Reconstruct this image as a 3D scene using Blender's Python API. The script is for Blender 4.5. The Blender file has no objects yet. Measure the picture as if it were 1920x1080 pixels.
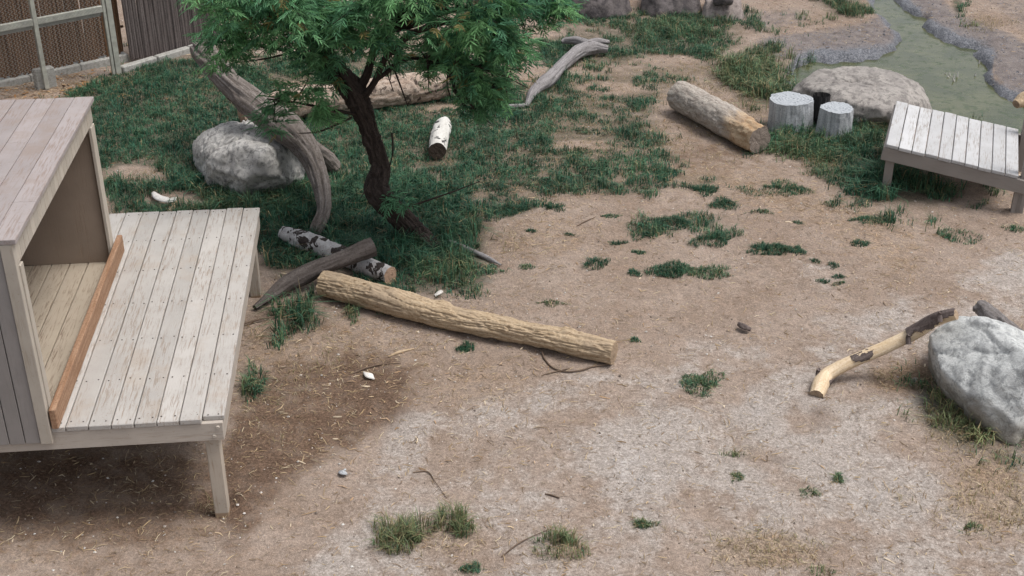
import bpy, bmesh, math
import numpy as np
from mathutils import Vector, Matrix

# ------------------------------------------------------------------ camera, light, exposure
scene = bpy.context.scene
COL = scene.collection
PITCH = math.radians(28.2); FPX = 2390.0; CH = 5.55
CP, SP = math.cos(PITCH), math.sin(PITCH)
cam_d = bpy.data.cameras.new('camera'); cam = bpy.data.objects.new('camera', cam_d); COL.objects.link(cam)
cam.location = (0, 0, CH); cam.rotation_euler = (math.pi/2 - PITCH, 0, 0)
cam_d.sensor_width = 36.0; cam_d.lens = FPX/1920*36.0; cam_d.clip_start = 0.1; cam_d.clip_end = 400
scene.camera = cam

SUN_EL, SUN_AZ = math.radians(66), math.radians(96)      # azimuth clockwise from +Y
world = bpy.data.worlds.new('World'); scene.world = world; world.use_nodes = True
wt = world.node_tree; wt.nodes.clear()
wo = wt.nodes.new('ShaderNodeOutputWorld'); wb = wt.nodes.new('ShaderNodeBackground')
sky = wt.nodes.new('ShaderNodeTexSky'); sky.sky_type = 'NISHITA'; sky.sun_disc = False
sky.sun_elevation = SUN_EL; sky.sun_rotation = SUN_AZ; sky.dust_density = 4.0; sky.air_density = 1.0; sky.ozone_density = 1.0
hs = wt.nodes.new('ShaderNodeHueSaturation'); hs.inputs['Saturation'].default_value = 0.32
wt.links.new(sky.outputs[0], hs.inputs['Color']); wt.links.new(hs.outputs[0], wb.inputs[0]); wt.links.new(wb.outputs[0], wo.inputs[0])
wb.inputs[1].default_value = 0.11
sun_d = bpy.data.lights.new('sun', 'SUN'); sun_d.energy = 1.4; sun_d.angle = math.radians(24); sun_d.color = (1.0, 0.96, 0.91)
sun = bpy.data.objects.new('sun', sun_d); COL.objects.link(sun)
sdir = Vector((math.sin(SUN_AZ)*math.cos(SUN_EL), math.cos(SUN_AZ)*math.cos(SUN_EL), math.sin(SUN_EL)))
sun.rotation_euler = sdir.to_track_quat('Z', 'Y').to_euler(); sun.location = sdir*30
vs = scene.view_settings; vs.view_transform = 'Standard'; vs.look = 'None'; vs.gamma = 1.0; vs.use_curve_mapping = False
vs.exposure = 0.78

# ------------------------------------------------------------------ pixels (1920x1080) to places
def G(px, py, z=0.0):                     # the point of height z seen at a pixel
    a = (px-960)/FPX; b = (py-540)/FPX
    t = (CH-z)/(SP+b*CP)
    return np.array([a*t, (CP-b*SP)*t, z])
def PY(px, py, Y):                        # the point at forward distance Y seen at a pixel
    a = (px-960)/FPX; b = (py-540)/FPX
    t = Y/(CP-b*SP)
    return np.array([a*t, Y, CH-(SP+b*CP)*t])
def proj(P):
    D = CH-P[..., 2]; F = P[..., 1]; Z = np.maximum(F*CP+D*SP, 0.5)
    return 960+FPX*P[..., 0]/Z, 540+FPX*(D*CP-F*SP)/Z

# ------------------------------------------------------------------ noise in numpy
def _hash(ix, iy, iz, seed):
    h = (ix.astype(np.int64)*374761393 + iy.astype(np.int64)*668265263 + iz.astype(np.int64)*2147483647 + seed*974711) & 0xffffffff
    h = ((h ^ (h >> 13))*1274126177) & 0xffffffff
    h = ((h ^ (h >> 16))*2246822519) & 0xffffffff
    return ((h ^ (h >> 15)) & 0xffffff)/float(0xffffff)
def vnoise(p, seed=0):
    p = np.asarray(p, float)
    if p.shape[-1] == 2: p = np.concatenate([p, np.zeros(p.shape[:-1]+(1,))], -1)
    i = np.floor(p); f = p-i; f = f*f*f*(f*(f*6-15)+10); i = i.astype(np.int64)
    r = 0
    for dx in (0, 1):
        for dy in (0, 1):
            for dz in (0, 1):
                w = (f[..., 0] if dx else 1-f[..., 0])*(f[..., 1] if dy else 1-f[..., 1])*(f[..., 2] if dz else 1-f[..., 2])
                r = r + w*_hash(i[..., 0]+dx, i[..., 1]+dy, i[..., 2]+dz, seed)
    return r*2-1
def fbm(p, oct=4, seed=0, gain=0.5, lac=2.03):
    p = np.asarray(p, float); a = 1.0; s = 0; r = 0
    for k in range(oct):
        r = r + a*vnoise(p, seed+k*17); s += a; a *= gain; p = p*lac+3.7
    return r/s
def sstep(a, b, x):
    t = np.clip((x-a)/(b-a), 0, 1); return t*t*(3-2*t)
rng = np.random.default_rng(7)

# ------------------------------------------------------------------ maps laid on the ground (traced outlines)
MX0, MX1, MY0, MY1, MS = -700, 2620, -420, 1500, 4
gx, gy = np.meshgrid(np.arange(MX0, MX1, MS), np.arange(MY0, MY1, MS))
def blur(m, r):
    for _ in range(2):
        for ax in (0, 1):
            k = r*2+1
            pad = [(0, 0), (0, 0)]; pad[ax] = (r+1, r)
            c = np.cumsum(np.pad(m, pad, mode='edge'), axis=ax)
            m = (np.take(c, range(k, c.shape[ax]), ax)-np.take(c, range(0, c.shape[ax]-k), ax))/k
    return m
def poly_mask(pts):
    ins = np.zeros(gx.shape, bool); n = len(pts)
    for i in range(n):
        x0, y0 = pts[i]; x1, y1 = pts[(i+1) % n]
        if y0 == y1: continue
        c = ((y0 > gy) != (y1 > gy)) & (gx < (x1-x0)*(gy-y0)/(y1-y0)+x0)
        ins ^= c
    return ins.astype(float)
def ell(cx, cy, rx, ry):
    return np.clip(1.6-1.2*np.sqrt(((gx-cx)/rx)**2+((gy-cy)/ry)**2), 0, 1)
def build_map(items, r=3):
    m = np.zeros(gx.shape)
    for it in items:
        if len(it) == 2:
            k = blur(poly_mask(it[0]), r); v = it[1]
        else:
            k = ell(*it[:4]); v = it[4]
        m = m*(1-k)+v*k if v <= 0 else np.maximum(m, k*v)
    return m
def sample(m, px, py):
    u = np.clip((px-MX0)/MS, 0, gx.shape[1]-1.001); v = np.clip((py-MY0)/MS, 0, gx.shape[0]-1.001)
    i = u.astype(int); j = v.astype(int); a = u-i; b = v-j
    return (m[j, i]*(1-a)+m[j, i+1]*a)*(1-b)+(m[j+1, i]*(1-a)+m[j+1, i+1]*a)*b

WATER = [(1560, -420), (1600, -60), (1648, 14), (1660, 36), (1690, 62), (1690, 88), (1660, 99), (1600, 104), (1520, 108), (1490, 122), (1480, 150), (1560, 205),
         (1700, 215), (1760, 203), (1850, 232), (1960, 262), (2200, 330), (2300, 300), (1990, 210), (1920, 187), (1872, 170), (1850, 152), (1845, 135), (1858, 112), (1850, 95), (1795, 76), (1748, 56),
         (1722, 28), (1690, 0), (1660, -60), (1640, -420)]
M_water = blur(poly_mask(WATER), 2)
M_grass = build_map([
    ([(90, 185), (140, 165), (230, 140), (370, 100), (460, 120), (640, 110), (660, 330), (560, 350), (480, 400), (220, 405), (190, 330), (120, 260)], 1.25),
    ([(330, 330), (480, 350), (620, 320), (820, 330), (930, 380), (900, 440), (915, 520), (870, 550), (740, 545), (600, 480), (500, 540), (490, 430), (330, 400)], 1.25),
    ([(360, 120), (640, 90), (860, 90), (990, 200), (900, 330), (640, 330)], .95),
    ([(840, 230), (980, 180), (1080, 130), (1200, 110), (1300, 90), (1480, 80), (1500, 140), (1440, 230), (1300, 150), (1240, 200), (1250, 260), (1300, 290), (1230, 330), (1150, 365), (1040, 350), (950, 410), (880, 400), (840, 320)], .74),
    ([(960, 36), (1390, 40), (1420, 80), (1300, 116), (1000, 72)], 1.15),
    ([(1360, 120), (1440, 108), (1510, 116), (1505, 160), (1450, 200), (1440, 235), (1360, 170), (1310, 150)], 1.0),
    ([(1430, 205), (1640, 235), (1655, 280), (1700, 310), (1880, 372), (1870, 388), (1700, 388), (1595, 372), (1490, 290), (1450, 290)], 1.1),
    ([(1490, -60), (1600, -40), (1652, 26), (1625, 40), (1580, 30), (1520, 22)], .95),
    ([(1440, 66), (1560, 42), (1610, 52), (1540, 66), (1380, 100)], .7),
    ([(1745, 205), (1760, 180), (1830, 176), (1850, 205), (1930, 235), (1960, 262), (1800, 222)], .85),
    ([(488, 570), (590, 560), (580, 620), (520, 645)], 1.0),
    ([(1730, 690), (1765, 735), (1810, 785), (1870, 830), (1960, 850), (1960, 900), (1850, 855), (1750, 820), (1705, 740)], 1.3),
    (948, 320, 80, 30, 1.0), (945, 388, 60, 26, 1.0), (1010, 345, 60, 20, .9), (1160, 352, 110, 18, .72), (1300, 335, 90, 16, .55), (1215, 425, 60, 18, .6), (1300, 420, 80, 22, .55), (1090, 342, 75, 22, .95), (1225, 345, 45, 11, .9), (1000, 240, 90, 30, .8), (890, 290, 60, 40, .9), (1640, 215, 38, 38, 1.0),
    (1150, 96, 60, 26, .95), (1045, 96, 45, 34, .9), (460, 722, 20, 36, .8), (660, 592, 20, 20, .5), (1795, 12, 14, 22, .8), (1845, 46, 46, 14, .4), (1180, 200, 60, 20, .6), (840, 520, 90, 34, .97),
    (1180, 250, 70, 14, .55), (1440, 330, 60, 12, .4),
    (255, 330, 62, 20, 0), (325, 372, 50, 14, -1), (1270, 195, 40, 14, 0), (1010, 60, 40, 10, 0), (985, 100, 25, 20, 0), (1150, 165, 60, 10, 0), (560, 165, 60, 12, 0), (800, 470, 40, 8, 0), (850, 205, 50, 8, 0), (1100, 270, 60, 8, 0), (1260, 110, 50, 8, 0),
], 8)
M_grass = np.clip(M_grass, 0, 1.25)*(1-np.clip(blur(poly_mask(WATER), 1)*1.6-.3, 0, 1)*np.where((gx > 1735) & (gy > 172), 0.35, 1.0))
M_dry = build_map([
    ([(440, 600), (640, 575), (860, 640), (720, 800), (580, 920), (430, 830)], .55), ([(-200, 840), (440, 830), (460, 1000), (300, 1060), (-200, 1080)], .5),
    (1430, 1030, 120, 44, .9), (1860, 930, 100, 90, .75), (1690, 715, 80, 34, .95), (1800, 800, 80, 60, .6), (830, 1010, 110, 50, .55), (1060, 1030, 60, 40, .6), (1400, 850, 60, 22, .5), (1700, 930, 50, 30, .5),
    ([(1180, 280), (1420, 290), (1640, 380), (1760, 440), (1720, 560), (1500, 420), (1250, 360)], .6), (1020, 440, 130, 60, .5), (60, 150, 120, 40, .9), (1560, 60, 100, 30, .3),
    ([(840, 130), (1480, 80), (1440, 300), (1000, 420), (860, 440)], .45), (900, 720, 130, 60, .5), ([(380, 100), (900, 100), (900, 300), (400, 300)], .5),
], 5)
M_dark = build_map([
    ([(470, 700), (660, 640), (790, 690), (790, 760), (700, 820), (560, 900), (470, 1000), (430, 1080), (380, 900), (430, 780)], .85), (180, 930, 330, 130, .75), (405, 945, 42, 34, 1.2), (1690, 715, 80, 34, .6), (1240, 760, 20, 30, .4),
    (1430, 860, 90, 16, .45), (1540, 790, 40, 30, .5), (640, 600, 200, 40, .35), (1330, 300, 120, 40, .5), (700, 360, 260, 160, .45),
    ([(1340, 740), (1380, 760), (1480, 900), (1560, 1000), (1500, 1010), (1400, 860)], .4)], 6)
M_pale = blur(build_map([
    ([(1110, 775), (1325, 765), (1340, 830), (1290, 880), (1250, 1000), (1150, 960), (1120, 880)], .8),
    ([(1368, 752), (1440, 738), (1490, 815), (1550, 800), (1600, 780), (1650, 850), (1740, 850), (1770, 905), (1740, 960), (1600, 950), (1500, 880), (1420, 820)], .85),
    ([(1325, 850), (1400, 858), (1520, 980), (1480, 995), (1400, 950)], .95), (1590, 810, 50, 26, .9), (1890, 520, 80, 50, .8), (775, 830, 60, 70, .6), (990, 920, 120, 60, .35), (1700, 1060, 100, 40, .7),
    (1720, 940, 60, 40, .8), (680, 960, 90, 60, .4), (1000, 740, 120, 40, .3), (1480, 510, 200, 40, .3), (1330, 1000, 100, 60, .3), (900, 860, 120, 40, .3), (700, 1060, 200, 40, .45), ([(740, 800), (900, 720), (1250, 660), (1700, 540), (2300, 560), (2300, 1400), (500, 1400), (560, 1040)], .42), (1400, 900, 420, 160, .35), (1000, 1000, 300, 90, .3)], 3), 4)
M_mud = build_map([
    ([(1400, 76), (1640, 44), (1652, 20), (1700, 60), (1700, 95), (1640, 110), (1500, 114), (1425, 105)], 1.0),
    ([(1640, -300), (1690, -10), (1728, 24), (1752, 52), (1800, 72), (1862, 95), (1862, 135), (1870, 160), (1960, 195), (2300, 280), (2400, 200), (1960, 110), (1900, 70), (1840, 45), (1800, 30), (1760, 0), (1740, -300)], 1.0),
    ([(1370, 20), (1500, 10), (1560, 40), (1440, 66), (1390, 60)], .6), ([(1780, -40), (2000, -40), (2000, 100), (1900, 60)], .5)], 4)

def terrain(x, y):
    P = np.stack([x, y, np.zeros_like(x)], -1)
    px, py = proj(P)
    ok = (y > 3)
    wob = fbm(np.stack([x, y], -1)*2.2, 4, 15)
    w = np.where(ok, sample(M_water, px+22*wob, py+10*fbm(np.stack([x, y], -1)*2.6, 4, 19)), 0)
    mud = np.where(ok, sample(M_mud, px, py), 0)
    h = 0.030*fbm(np.stack([x, y], -1)*0.7, 3, 5)+0.014*fbm(np.stack([x, y], -1)*3.1, 3, 9)+0.006*fbm(np.stack([x, y], -1)*11, 2, 11)
    h = h - 0.022*np.clip(vnoise(np.stack([x, y], -1)*6.5, 41)-.35, 0, 1)*(1-mud)
    h = h + 0.03*mud*(1-w) + 0.02*mud*fbm(np.stack([x, y], -1)*5, 3, 31) - 0.20*sstep(.1, 1.0, w)
    h = h - 0.05*np.where(ok, np.clip(ell_s(px, py, 408, 945, 36, 26), 0, 1), 0)
    return h
def ell_s(px, py, cx, cy, rx, ry): return 1.3-np.sqrt(((px-cx)/rx)**2+((py-cy)/ry)**2)
def H1(x, y): return float(terrain(np.array([float(x)]), np.array([float(y)]))[0])

# ------------------------------------------------------------------ mesh helpers
def mesh_np(name, verts, faces, smooth=False):
    """faces: list of (n,k) int arrays"""
    me = bpy.data.meshes.new(name)
    verts = np.asarray(verts, np.float32)
    me.vertices.add(len(verts)); me.vertices.foreach_set('co', verts.ravel())
    faces = [np.asarray(f, np.int32) for f in faces if len(f)]
    nl = sum(f.size for f in faces); nf = sum(len(f) for f in faces)
    me.loops.add(nl); me.polygons.add(nf)
    me.loops.foreach_set('vertex_index', np.concatenate([f.ravel() for f in faces]))
    tot = np.concatenate([np.full(len(f), f.shape[1], np.int32) for f in faces])
    st = np.concatenate([[0], np.cumsum(tot)[:-1]]).astype(np.int32)
    me.polygons.foreach_set('loop_start', st); me.polygons.foreach_set('loop_total', tot)
    me.polygons.foreach_set('use_smooth', np.full(nf, smooth))
    me.update(calc_edges=True); me.validate()
    return me
def set_attr(me, name, data, kind='FLOAT'):
    a = me.attributes.new(name, kind, 'POINT')
    data = np.asarray(data, np.float32)
    if kind == 'FLOAT': a.data.foreach_set('value', data.ravel())
    elif kind == 'FLOAT_VECTOR': a.data.foreach_set('vector', data.ravel())
    else:
        if data.shape[1] == 3: data = np.concatenate([data, np.ones((len(data), 1), np.float32)], 1)
        a.data.foreach_set('color', data.ravel().astype(np.float32))
def obj(name, me, mat=None, parent=None, loc=None, label=None, cat=None, group=None, kind=None):
    o = bpy.data.objects.new(name, me); COL.objects.link(o)
    if mat is not None and me is not None and len(me.materials) == 0: me.materials.append(mat)
    if parent is not None: o.parent = parent
    if loc is not None: o.location = loc
    tag(o, label, cat, group, kind)
    return o
def tag(o, label=None, cat=None, group=None, kind=None):
    if label: o['label'] = label
    if cat: o['category'] = cat
    if group: o['group'] = group
    if kind: o['kind'] = kind
def empty(name, loc, rz=0, **k):
    o = bpy.data.objects.new(name, None); COL.objects.link(o); o.location = loc; o.rotation_euler = (0, 0, rz)
    o.empty_display_size = .1; tag(o, **k); return o
def box_me(name, sx, sy, sz, bev=0.004):
    bm = bmesh.new(); bmesh.ops.create_cube(bm, size=1.0)
    for v in bm.verts: v.co = Vector((v.co.x*sx, v.co.y*sy, v.co.z*sz))
    if bev: bmesh.ops.bevel(bm, geom=bm.edges[:], offset=bev, segments=1, affect='EDGES', profile=.5)
    me = bpy.data.meshes.new(name); bm.to_mesh(me); bm.free(); return me
_boxes = {}
def box(name, x0, x1, y0, y1, z0, z1, mat, parent, bev=0.004, **k):
    key = (round(x1-x0, 4), round(y1-y0, 4), round(z1-z0, 4), bev, mat.name)
    if key not in _boxes:
        _boxes[key] = box_me(name, x1-x0, y1-y0, z1-z0, bev)
    return obj(name, _boxes[key], mat, parent, ((x0+x1)/2, (y0+y1)/2, (z0+z1)/2), **k)
def sub(o, part):
    o.parent = part; o.location = Vector(o.location)-Vector(part.location)
def spline(P, n):
    P = np.asarray(P, float); m = len(P)
    d = np.concatenate([[0], np.cumsum(np.linalg.norm(np.diff(P[:, :3], axis=0), axis=1))])
    t = np.linspace(0, d[-1], n); out = np.zeros((n, P.shape[1]))
    k = np.clip(np.searchsorted(d, t, 'right')-1, 0, m-2)
    tan = np.zeros_like(P)
    for i in range(m):
        a, b = max(i-1, 0), min(i+1, m-1); tan[i] = (P[b]-P[a])/max(d[b]-d[a], 1e-6)
    h = (d[k+1]-d[k]); s = ((t-d[k])/h)[:, None]; h = h[:, None]
    return (2*s**3-3*s**2+1)*P[k]+(s**3-2*s**2+s)*h*tan[k]+(-2*s**3+3*s**2)*P[k+1]+(s**3-s**2)*h*tan[k+1]
def frames(C):
    T = np.gradient(C, axis=0); T /= np.linalg.norm(T, axis=1)[:, None]
    N = np.zeros_like(T); a = np.array([0, 0, 1.0]) if abs(T[0, 2]) < .8 else np.array([0, 1.0, 0])
    n = a-T[0]*a.dot(T[0]); N[0] = n/np.linalg.norm(n)
    for i in range(1, len(C)):
        n = N[i-1]-T[i]*N[i-1].dot(T[i]); N[i] = n/np.linalg.norm(n)
    return T, N, np.cross(T, N)
def tube_np(path, ns, nr, disp=None):
    """path (m,4) xyz+radius -> verts, quads, lc(theta arc, along, r), frames"""
    S = spline(path, nr); C, R = S[:, :3], np.maximum(S[:, 3], .001)
    T, N, B = frames(C)
    al = np.concatenate([[0], np.cumsum(np.linalg.norm(np.diff(C, axis=0), axis=1))])
    th = np.linspace(0, 2*np.pi, ns, endpoint=False)
    ct, st = np.cos(th), np.sin(th)
    Rr = np.repeat(R[:, None], ns, 1)
    cyl = np.stack([np.broadcast_to(ct, (nr, ns))*R[:, None], np.broadcast_to(st, (nr, ns))*R[:, None], np.repeat(al[:, None], ns, 1)], -1)
    if disp is not None: Rr = Rr + disp(cyl, np.broadcast_to(th, (nr, ns)), np.repeat(al[:, None]/al[-1], ns, 1), R[:, None])
    V = C[:, None, :]+Rr[..., None]*(ct[None, :, None]*N[:, None, :]+st[None, :, None]*B[:, None, :])
    i = np.arange(nr-1)[:, None]*ns; j = np.arange(ns)[None, :]; j2 = (j+1) % ns
    Q = np.stack([i+j, i+ns+j, i+ns+j2, i+j2], -1).reshape(-1, 4)[:, ::-1]
    return V.reshape(-1, 3), Q, cyl.reshape(-1, 3), (C, R, T, N, B, V)
def cap_np(V, c, ring, out, dish=0.0, nr=5, rough=.004, seed=0):
    """disc closing a tube end; ring (ns,3) rim points"""
    ns = len(ring); vs = []; rr = []
    for k in range(nr, 0, -1):
        f = k/nr
        p = c+(ring-c)*f
        p = p+out*(dish*(1-f*f))
        if k < nr: p = p+out*(rough*vnoise(p*40, seed))[:, None]
        vs.append(p); rr.append(np.linalg.norm(ring-c, axis=1)*f)
    vs.append((c+out*dish)[None]); rr.append(np.zeros(1))
    vs = np.concatenate(vs); rr = np.concatenate(rr)
    q = []
    for k in range(nr-1):
        a = k*ns+np.arange(ns); b = k*ns+(np.arange(ns)+1) % ns
        q.append(np.stack([a, b, b+ns, a+ns], -1))
    a = (nr-1)*ns+np.arange(ns); b = (nr-1)*ns+(np.arange(ns)+1) % ns
    t = np.stack([a, b, np.full(ns, nr*ns)], -1)
    return vs, np.concatenate(q), t, rr
def make_log(name, path, mat, endmat, label, cat, ns=48, nr=160, disp=None, ends=(True, True), parent=None, bark_name='bark', dish=(0, 0), group=None, end_label=None, base=None):
    path = np.asarray(path, float)
    V, Q, lc, (C, R, T, N, B, VV) = tube_np(path, ns, nr, disp)
    if parent is None:
        b = np.array([C[:, 0].mean(), C[:, 1].mean(), 0.0]) if base is None else np.asarray(base, float)
        root = empty(name, b, label=label, cat=cat, group=group)
    else:
        root = parent; b = np.zeros(3)
    me = mesh_np(bark_name, V-b, [Q], True); set_attr(me, 'lc', lc, 'FLOAT_VECTOR')
    o = obj(bark_name, me, mat, root)
    for e, idx, sg in ((0, 0, -1), (1, -1, 1)):
        if not ends[e]: continue
        ring = VV[idx]; c = ring.mean(0)
        cv, cq, ct, rr = cap_np(None, c, ring, T[idx]*sg, dish[e], seed=e)
        if sg > 0: cq, ct = cq, ct
        else: cq, ct = cq[:, ::-1], ct[:, ::-1]
        m2 = mesh_np('cut_end', cv-b, [cq, ct], False); set_attr(m2, 'rr', rr)
        e1, e2 = N[idx], B[idx]; set_attr(m2, 'ang', np.arctan2((cv-c)@e2, (cv-c)@e1))
        lc2 = (cv-c); set_attr(m2, 'lc', lc2, 'FLOAT_VECTOR')
        obj('cut_end', m2, endmat, root, label=end_label)
    return root

# ------------------------------------------------------------------ materials
class NT:
    def __init__(s, name):
        s.m = bpy.data.materials.new(name); s.m.use_nodes = True; s.t = s.m.node_tree; s.t.nodes.clear()
        s.out = s.t.nodes.new('ShaderNodeOutputMaterial')
    def n(s, typ, **kw):
        x = s.t.nodes.new(typ)
        for k, v in kw.items(): setattr(x, k, v)
        return x
    def put(s, sock, v):
        if hasattr(v, 'links') or isinstance(v, bpy.types.NodeSocket): s.t.links.new(v, sock)
        elif isinstance(v, (tuple, list)) and len(v) == 3 and sock.type == 'RGBA': sock.default_value = (*v, 1)
        else: sock.default_value = v
    def attr(s, name, out='Fac'):
        return s.n('ShaderNodeAttribute', attribute_name=name).outputs[out]
    def coord(s, kind='Object', scale=(1, 1, 1), rand=True):
        if kind in ('lc',): src = s.attr('lc', 'Vector')
        else: src = s.n('ShaderNodeTexCoord').outputs[kind]
        mp = s.n('ShaderNodeMapping'); s.put(mp.inputs['Vector'], src); mp.inputs['Scale'].default_value = scale
        if rand:
            oi = s.n('ShaderNodeObjectInfo'); ma = s.n('ShaderNodeMath', operation='MULTIPLY'); s.put(ma.inputs[0], oi.outputs['Random']); ma.inputs[1].default_value = 37.0
            va = s.n('ShaderNodeVectorMath', operation='ADD'); s.put(va.inputs[0], mp.outputs[0]); s.put(va.inputs[1], ma.outputs[0]); return va.outputs[0]
        return mp.outputs[0]
    def noise(s, vec, scale, detail=4, rough=.55, dist=0.0):
        x = s.n('ShaderNodeTexNoise'); s.put(x.inputs['Vector'], vec); x.inputs['Scale'].default_value = scale
        x.inputs['Detail'].default_value = detail; x.inputs['Roughness'].default_value = rough; x.inputs['Distortion'].default_value = dist
        return x.outputs['Fac']
    def ramp(s, fac, a, b, lo=0.0, hi=1.0):
        x = s.n('ShaderNodeMapRange', interpolation_type='SMOOTHSTEP'); s.put(x.inputs[0], fac)
        x.inputs[1].default_value = a; x.inputs[2].default_value = b; x.inputs[3].default_value = lo; x.inputs[4].default_value = hi; return x.outputs[0]
    def mix(s, fac, a, b, mode='MIX'):
        x = s.n('ShaderNodeMix', data_type='RGBA', blend_type=mode); s.put(x.inputs['Factor'], fac); s.put(x.inputs['A'], a) if False else None
        s.put(x.inputs[6], a); s.put(x.inputs[7], b); return x.outputs[2]
    def math(s, op, a, b=0.0):
        x = s.n('ShaderNodeMath', operation=op); s.put(x.inputs[0], a); s.put(x.inputs[1], b); return x.outputs[0]
    def rand(s): return s.n('ShaderNodeObjectInfo').outputs['Random']
    def bsdf(s, col, rough=.8, bump=None, bstr=.3, bdist=.01, spec=.3, **kw):
        p = s.n('ShaderNodeBsdfPrincipled'); s.put(p.inputs['Base Color'], col); s.put(p.inputs['Roughness'], rough); p.inputs['Specular IOR Level'].default_value = spec
        for k, v in kw.items(): s.put(p.inputs[k], v)
        if bump is not None:
            b = s.n('ShaderNodeBump'); s.put(b.inputs['Height'], bump); b.inputs['Strength'].default_value = bstr; b.inputs['Distance'].default_value = bdist
            s.t.links.new(b.outputs[0], p.inputs['Normal'])
        s.t.links.new(p.outputs[0], s.out.inputs['Surface']); return s.m

def mat_ground():
    t = NT('dirt'); P = t.coord('Object', rand=False)
    n1 = t.noise(P, 1.3, 5, .6); n2 = t.noise(P, 7, 5, .65); n3 = t.noise(P, 45, 4, .7); n4 = t.noise(P, 160, 3, .7)
    base = t.mix(t.ramp(n1, .35, .65), (.25, .190, .150), (.30, .238, .196))
    base = t.mix(t.ramp(n2, .45, .7, 0, .55), base, (.20, .142, .105))
    nw = t.noise(P, 1.5, 5, .6)
    wedge = t.math('ADD', t.math('MULTIPLY', t.math('SUBTRACT', nw, .5), 1.7), t.math('MULTIPLY', t.math('SUBTRACT', n2, .5), .55))
    edge = t.math('ADD', t.math('MULTIPLY', t.math('SUBTRACT', n2, .5), .9), t.math('MULTIPLY', t.math('SUBTRACT', n3, .5), .35))
    pale = t.ramp(t.math('ADD', t.attr('pale'), t.math('ADD', wedge, t.math('MULTIPLY', edge, .5))), .22, .70)
    base = t.mix(t.math('MULTIPLY', pale, .95), base, t.mix(t.ramp(n3, .35, .65), (.310, .268, .236), (.350, .312, .284)))
    base = t.mix(t.math('MULTIPLY', t.ramp(t.math('ADD', t.attr('pale'), wedge), .75, 1.25), .8), base, t.mix(t.ramp(n3, .35, .65), (.36, .33, .31), (.40, .375, .36)))
    dark = t.ramp(t.math('ADD', t.attr('dark'), t.math('ADD', edge, t.math('MULTIPLY', wedge, .5))), .22, .95)
    dry = t.ramp(t.math('ADD', t.attr('dry'), edge), .3, .9)
    base = t.mix(t.math('MULTIPLY', dry, .55), base, t.mix(t.ramp(n3, .4, .6), (.17, .11, .065), (.30, .21, .13)))
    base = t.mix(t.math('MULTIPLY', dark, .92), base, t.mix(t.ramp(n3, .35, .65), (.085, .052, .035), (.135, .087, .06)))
    gr = t.ramp(t.math('ADD', t.attr('gras'), edge), .3, .9)
    base = t.mix(t.math('MULTIPLY', gr, .75), base, t.mix(t.ramp(n3, .4, .6), (.035, .05, .034), (.10, .085, .06)))
    mud = t.ramp(t.math('ADD', t.math('MAXIMUM', t.attr('mud'), t.math('MULTIPLY', t.attr('wet'), 3.0)), t.math('MULTIPLY', edge, .6)), .3, .7)
    mudc = t.mix(t.ramp(n2, .4, .65), (.20, .175, .165), (.135, .115, .11))
    mudc = t.mix(t.ramp(t.math('ADD', t.attr('wet'), t.math('MULTIPLY', edge, .25)), .04, .30), mudc, t.mix(t.ramp(n3, .4, .6), (.10, .105, .12), (.18, .185, .20)))
    base = t.mix(mud, base, mudc)
    sp = t.ramp(n3, .25, .8, .72, 1.26); sp2 = t.ramp(n4, .28, .72, .66, 1.36)
    sp = t.math('MULTIPLY', sp, t.ramp(t.noise(P, 14, 4, .6), .3, .7, .86, 1.12))
    k = t.math('MULTIPLY', sp, sp2)
    cc = t.n('ShaderNodeCombineColor')
    for i in range(3): t.put(cc.inputs[i], k)
    base = t.mix(1.0, base, cc.outputs[0], 'MULTIPLY')
    spk = t.ramp(t.noise(P, 95, 1, .5), .74, .78); base = t.mix(t.math('MULTIPLY', spk, .6), base, (.5, .46, .42))
    h = t.math('ADD', t.math('MULTIPLY', n3, .6), t.math('MULTIPLY', n4, .4))
    return t.bsdf(base, .95, h, .7, .025, .15)

def mat_paint(name, paint, worn, wear=.5, axis='y', rough=.6, foot=None, stain=None, spec=.3):
    t = NT(name)
    sc = {'y': (9, .7, 9), 'x': (.7, 9, 9), 'z': (9, 9, .7)}[axis]; sc2 = {'y': (3, .5, 3), 'x': (.5, 3, 3), 'z': (3, 3, .5)}[axis]
    P = t.coord('Object', sc); P1 = t.coord('Object'); P2 = t.coord('Object', sc2)
    g = t.noise(P, 9, 5, .65); g2 = t.noise(P2, 3, 5, .7); sp = t.noise(P1, 55, 3, .7); n = t.noise(P1, 4, 4, .6)
    w = t.math('MULTIPLY', t.ramp(g, .47, .64), t.ramp(g2, .40, .58))
    w = t.math('MAXIMUM', w, t.math('MULTIPLY', t.ramp(sp, .60, .68), t.ramp(n, .42, .58)))
    c = t.mix(t.ramp(n, .3, .7), paint, tuple(v*.90 for v in paint))
    rv = t.ramp(t.rand(), 0, 1, .90, 1.06)
    cc = t.n('ShaderNodeCombineColor')
    for i in range(3): t.put(cc.inputs[i], rv)
    c = t.mix(1.0, c, cc.outputs[0], 'MULTIPLY')
    if stain: c = t.mix(t.math('MULTIPLY', t.ramp(t.noise(P1, 2.2, 5, .65), .52, .68), .55), c, stain)
    c = t.mix(t.math('MULTIPLY', w, wear), c, worn)
    if foot:
        zz = t.n('ShaderNodeSeparateXYZ'); t.put(zz.inputs[0], t.coord('Object', rand=False))
        f = t.ramp(t.math('ADD', zz.outputs[2], t.math('MULTIPLY', n, .04)), foot[0], foot[0]+.015, 1, 0)
        c = t.mix(t.math('MULTIPLY', f, .85), c, foot[1])
    return t.bsdf(c, rough, t.math('ADD', t.math('MULTIPLY', g, .6), t.math('MULTIPLY', w, -.5)), .35, .006, spec)

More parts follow.
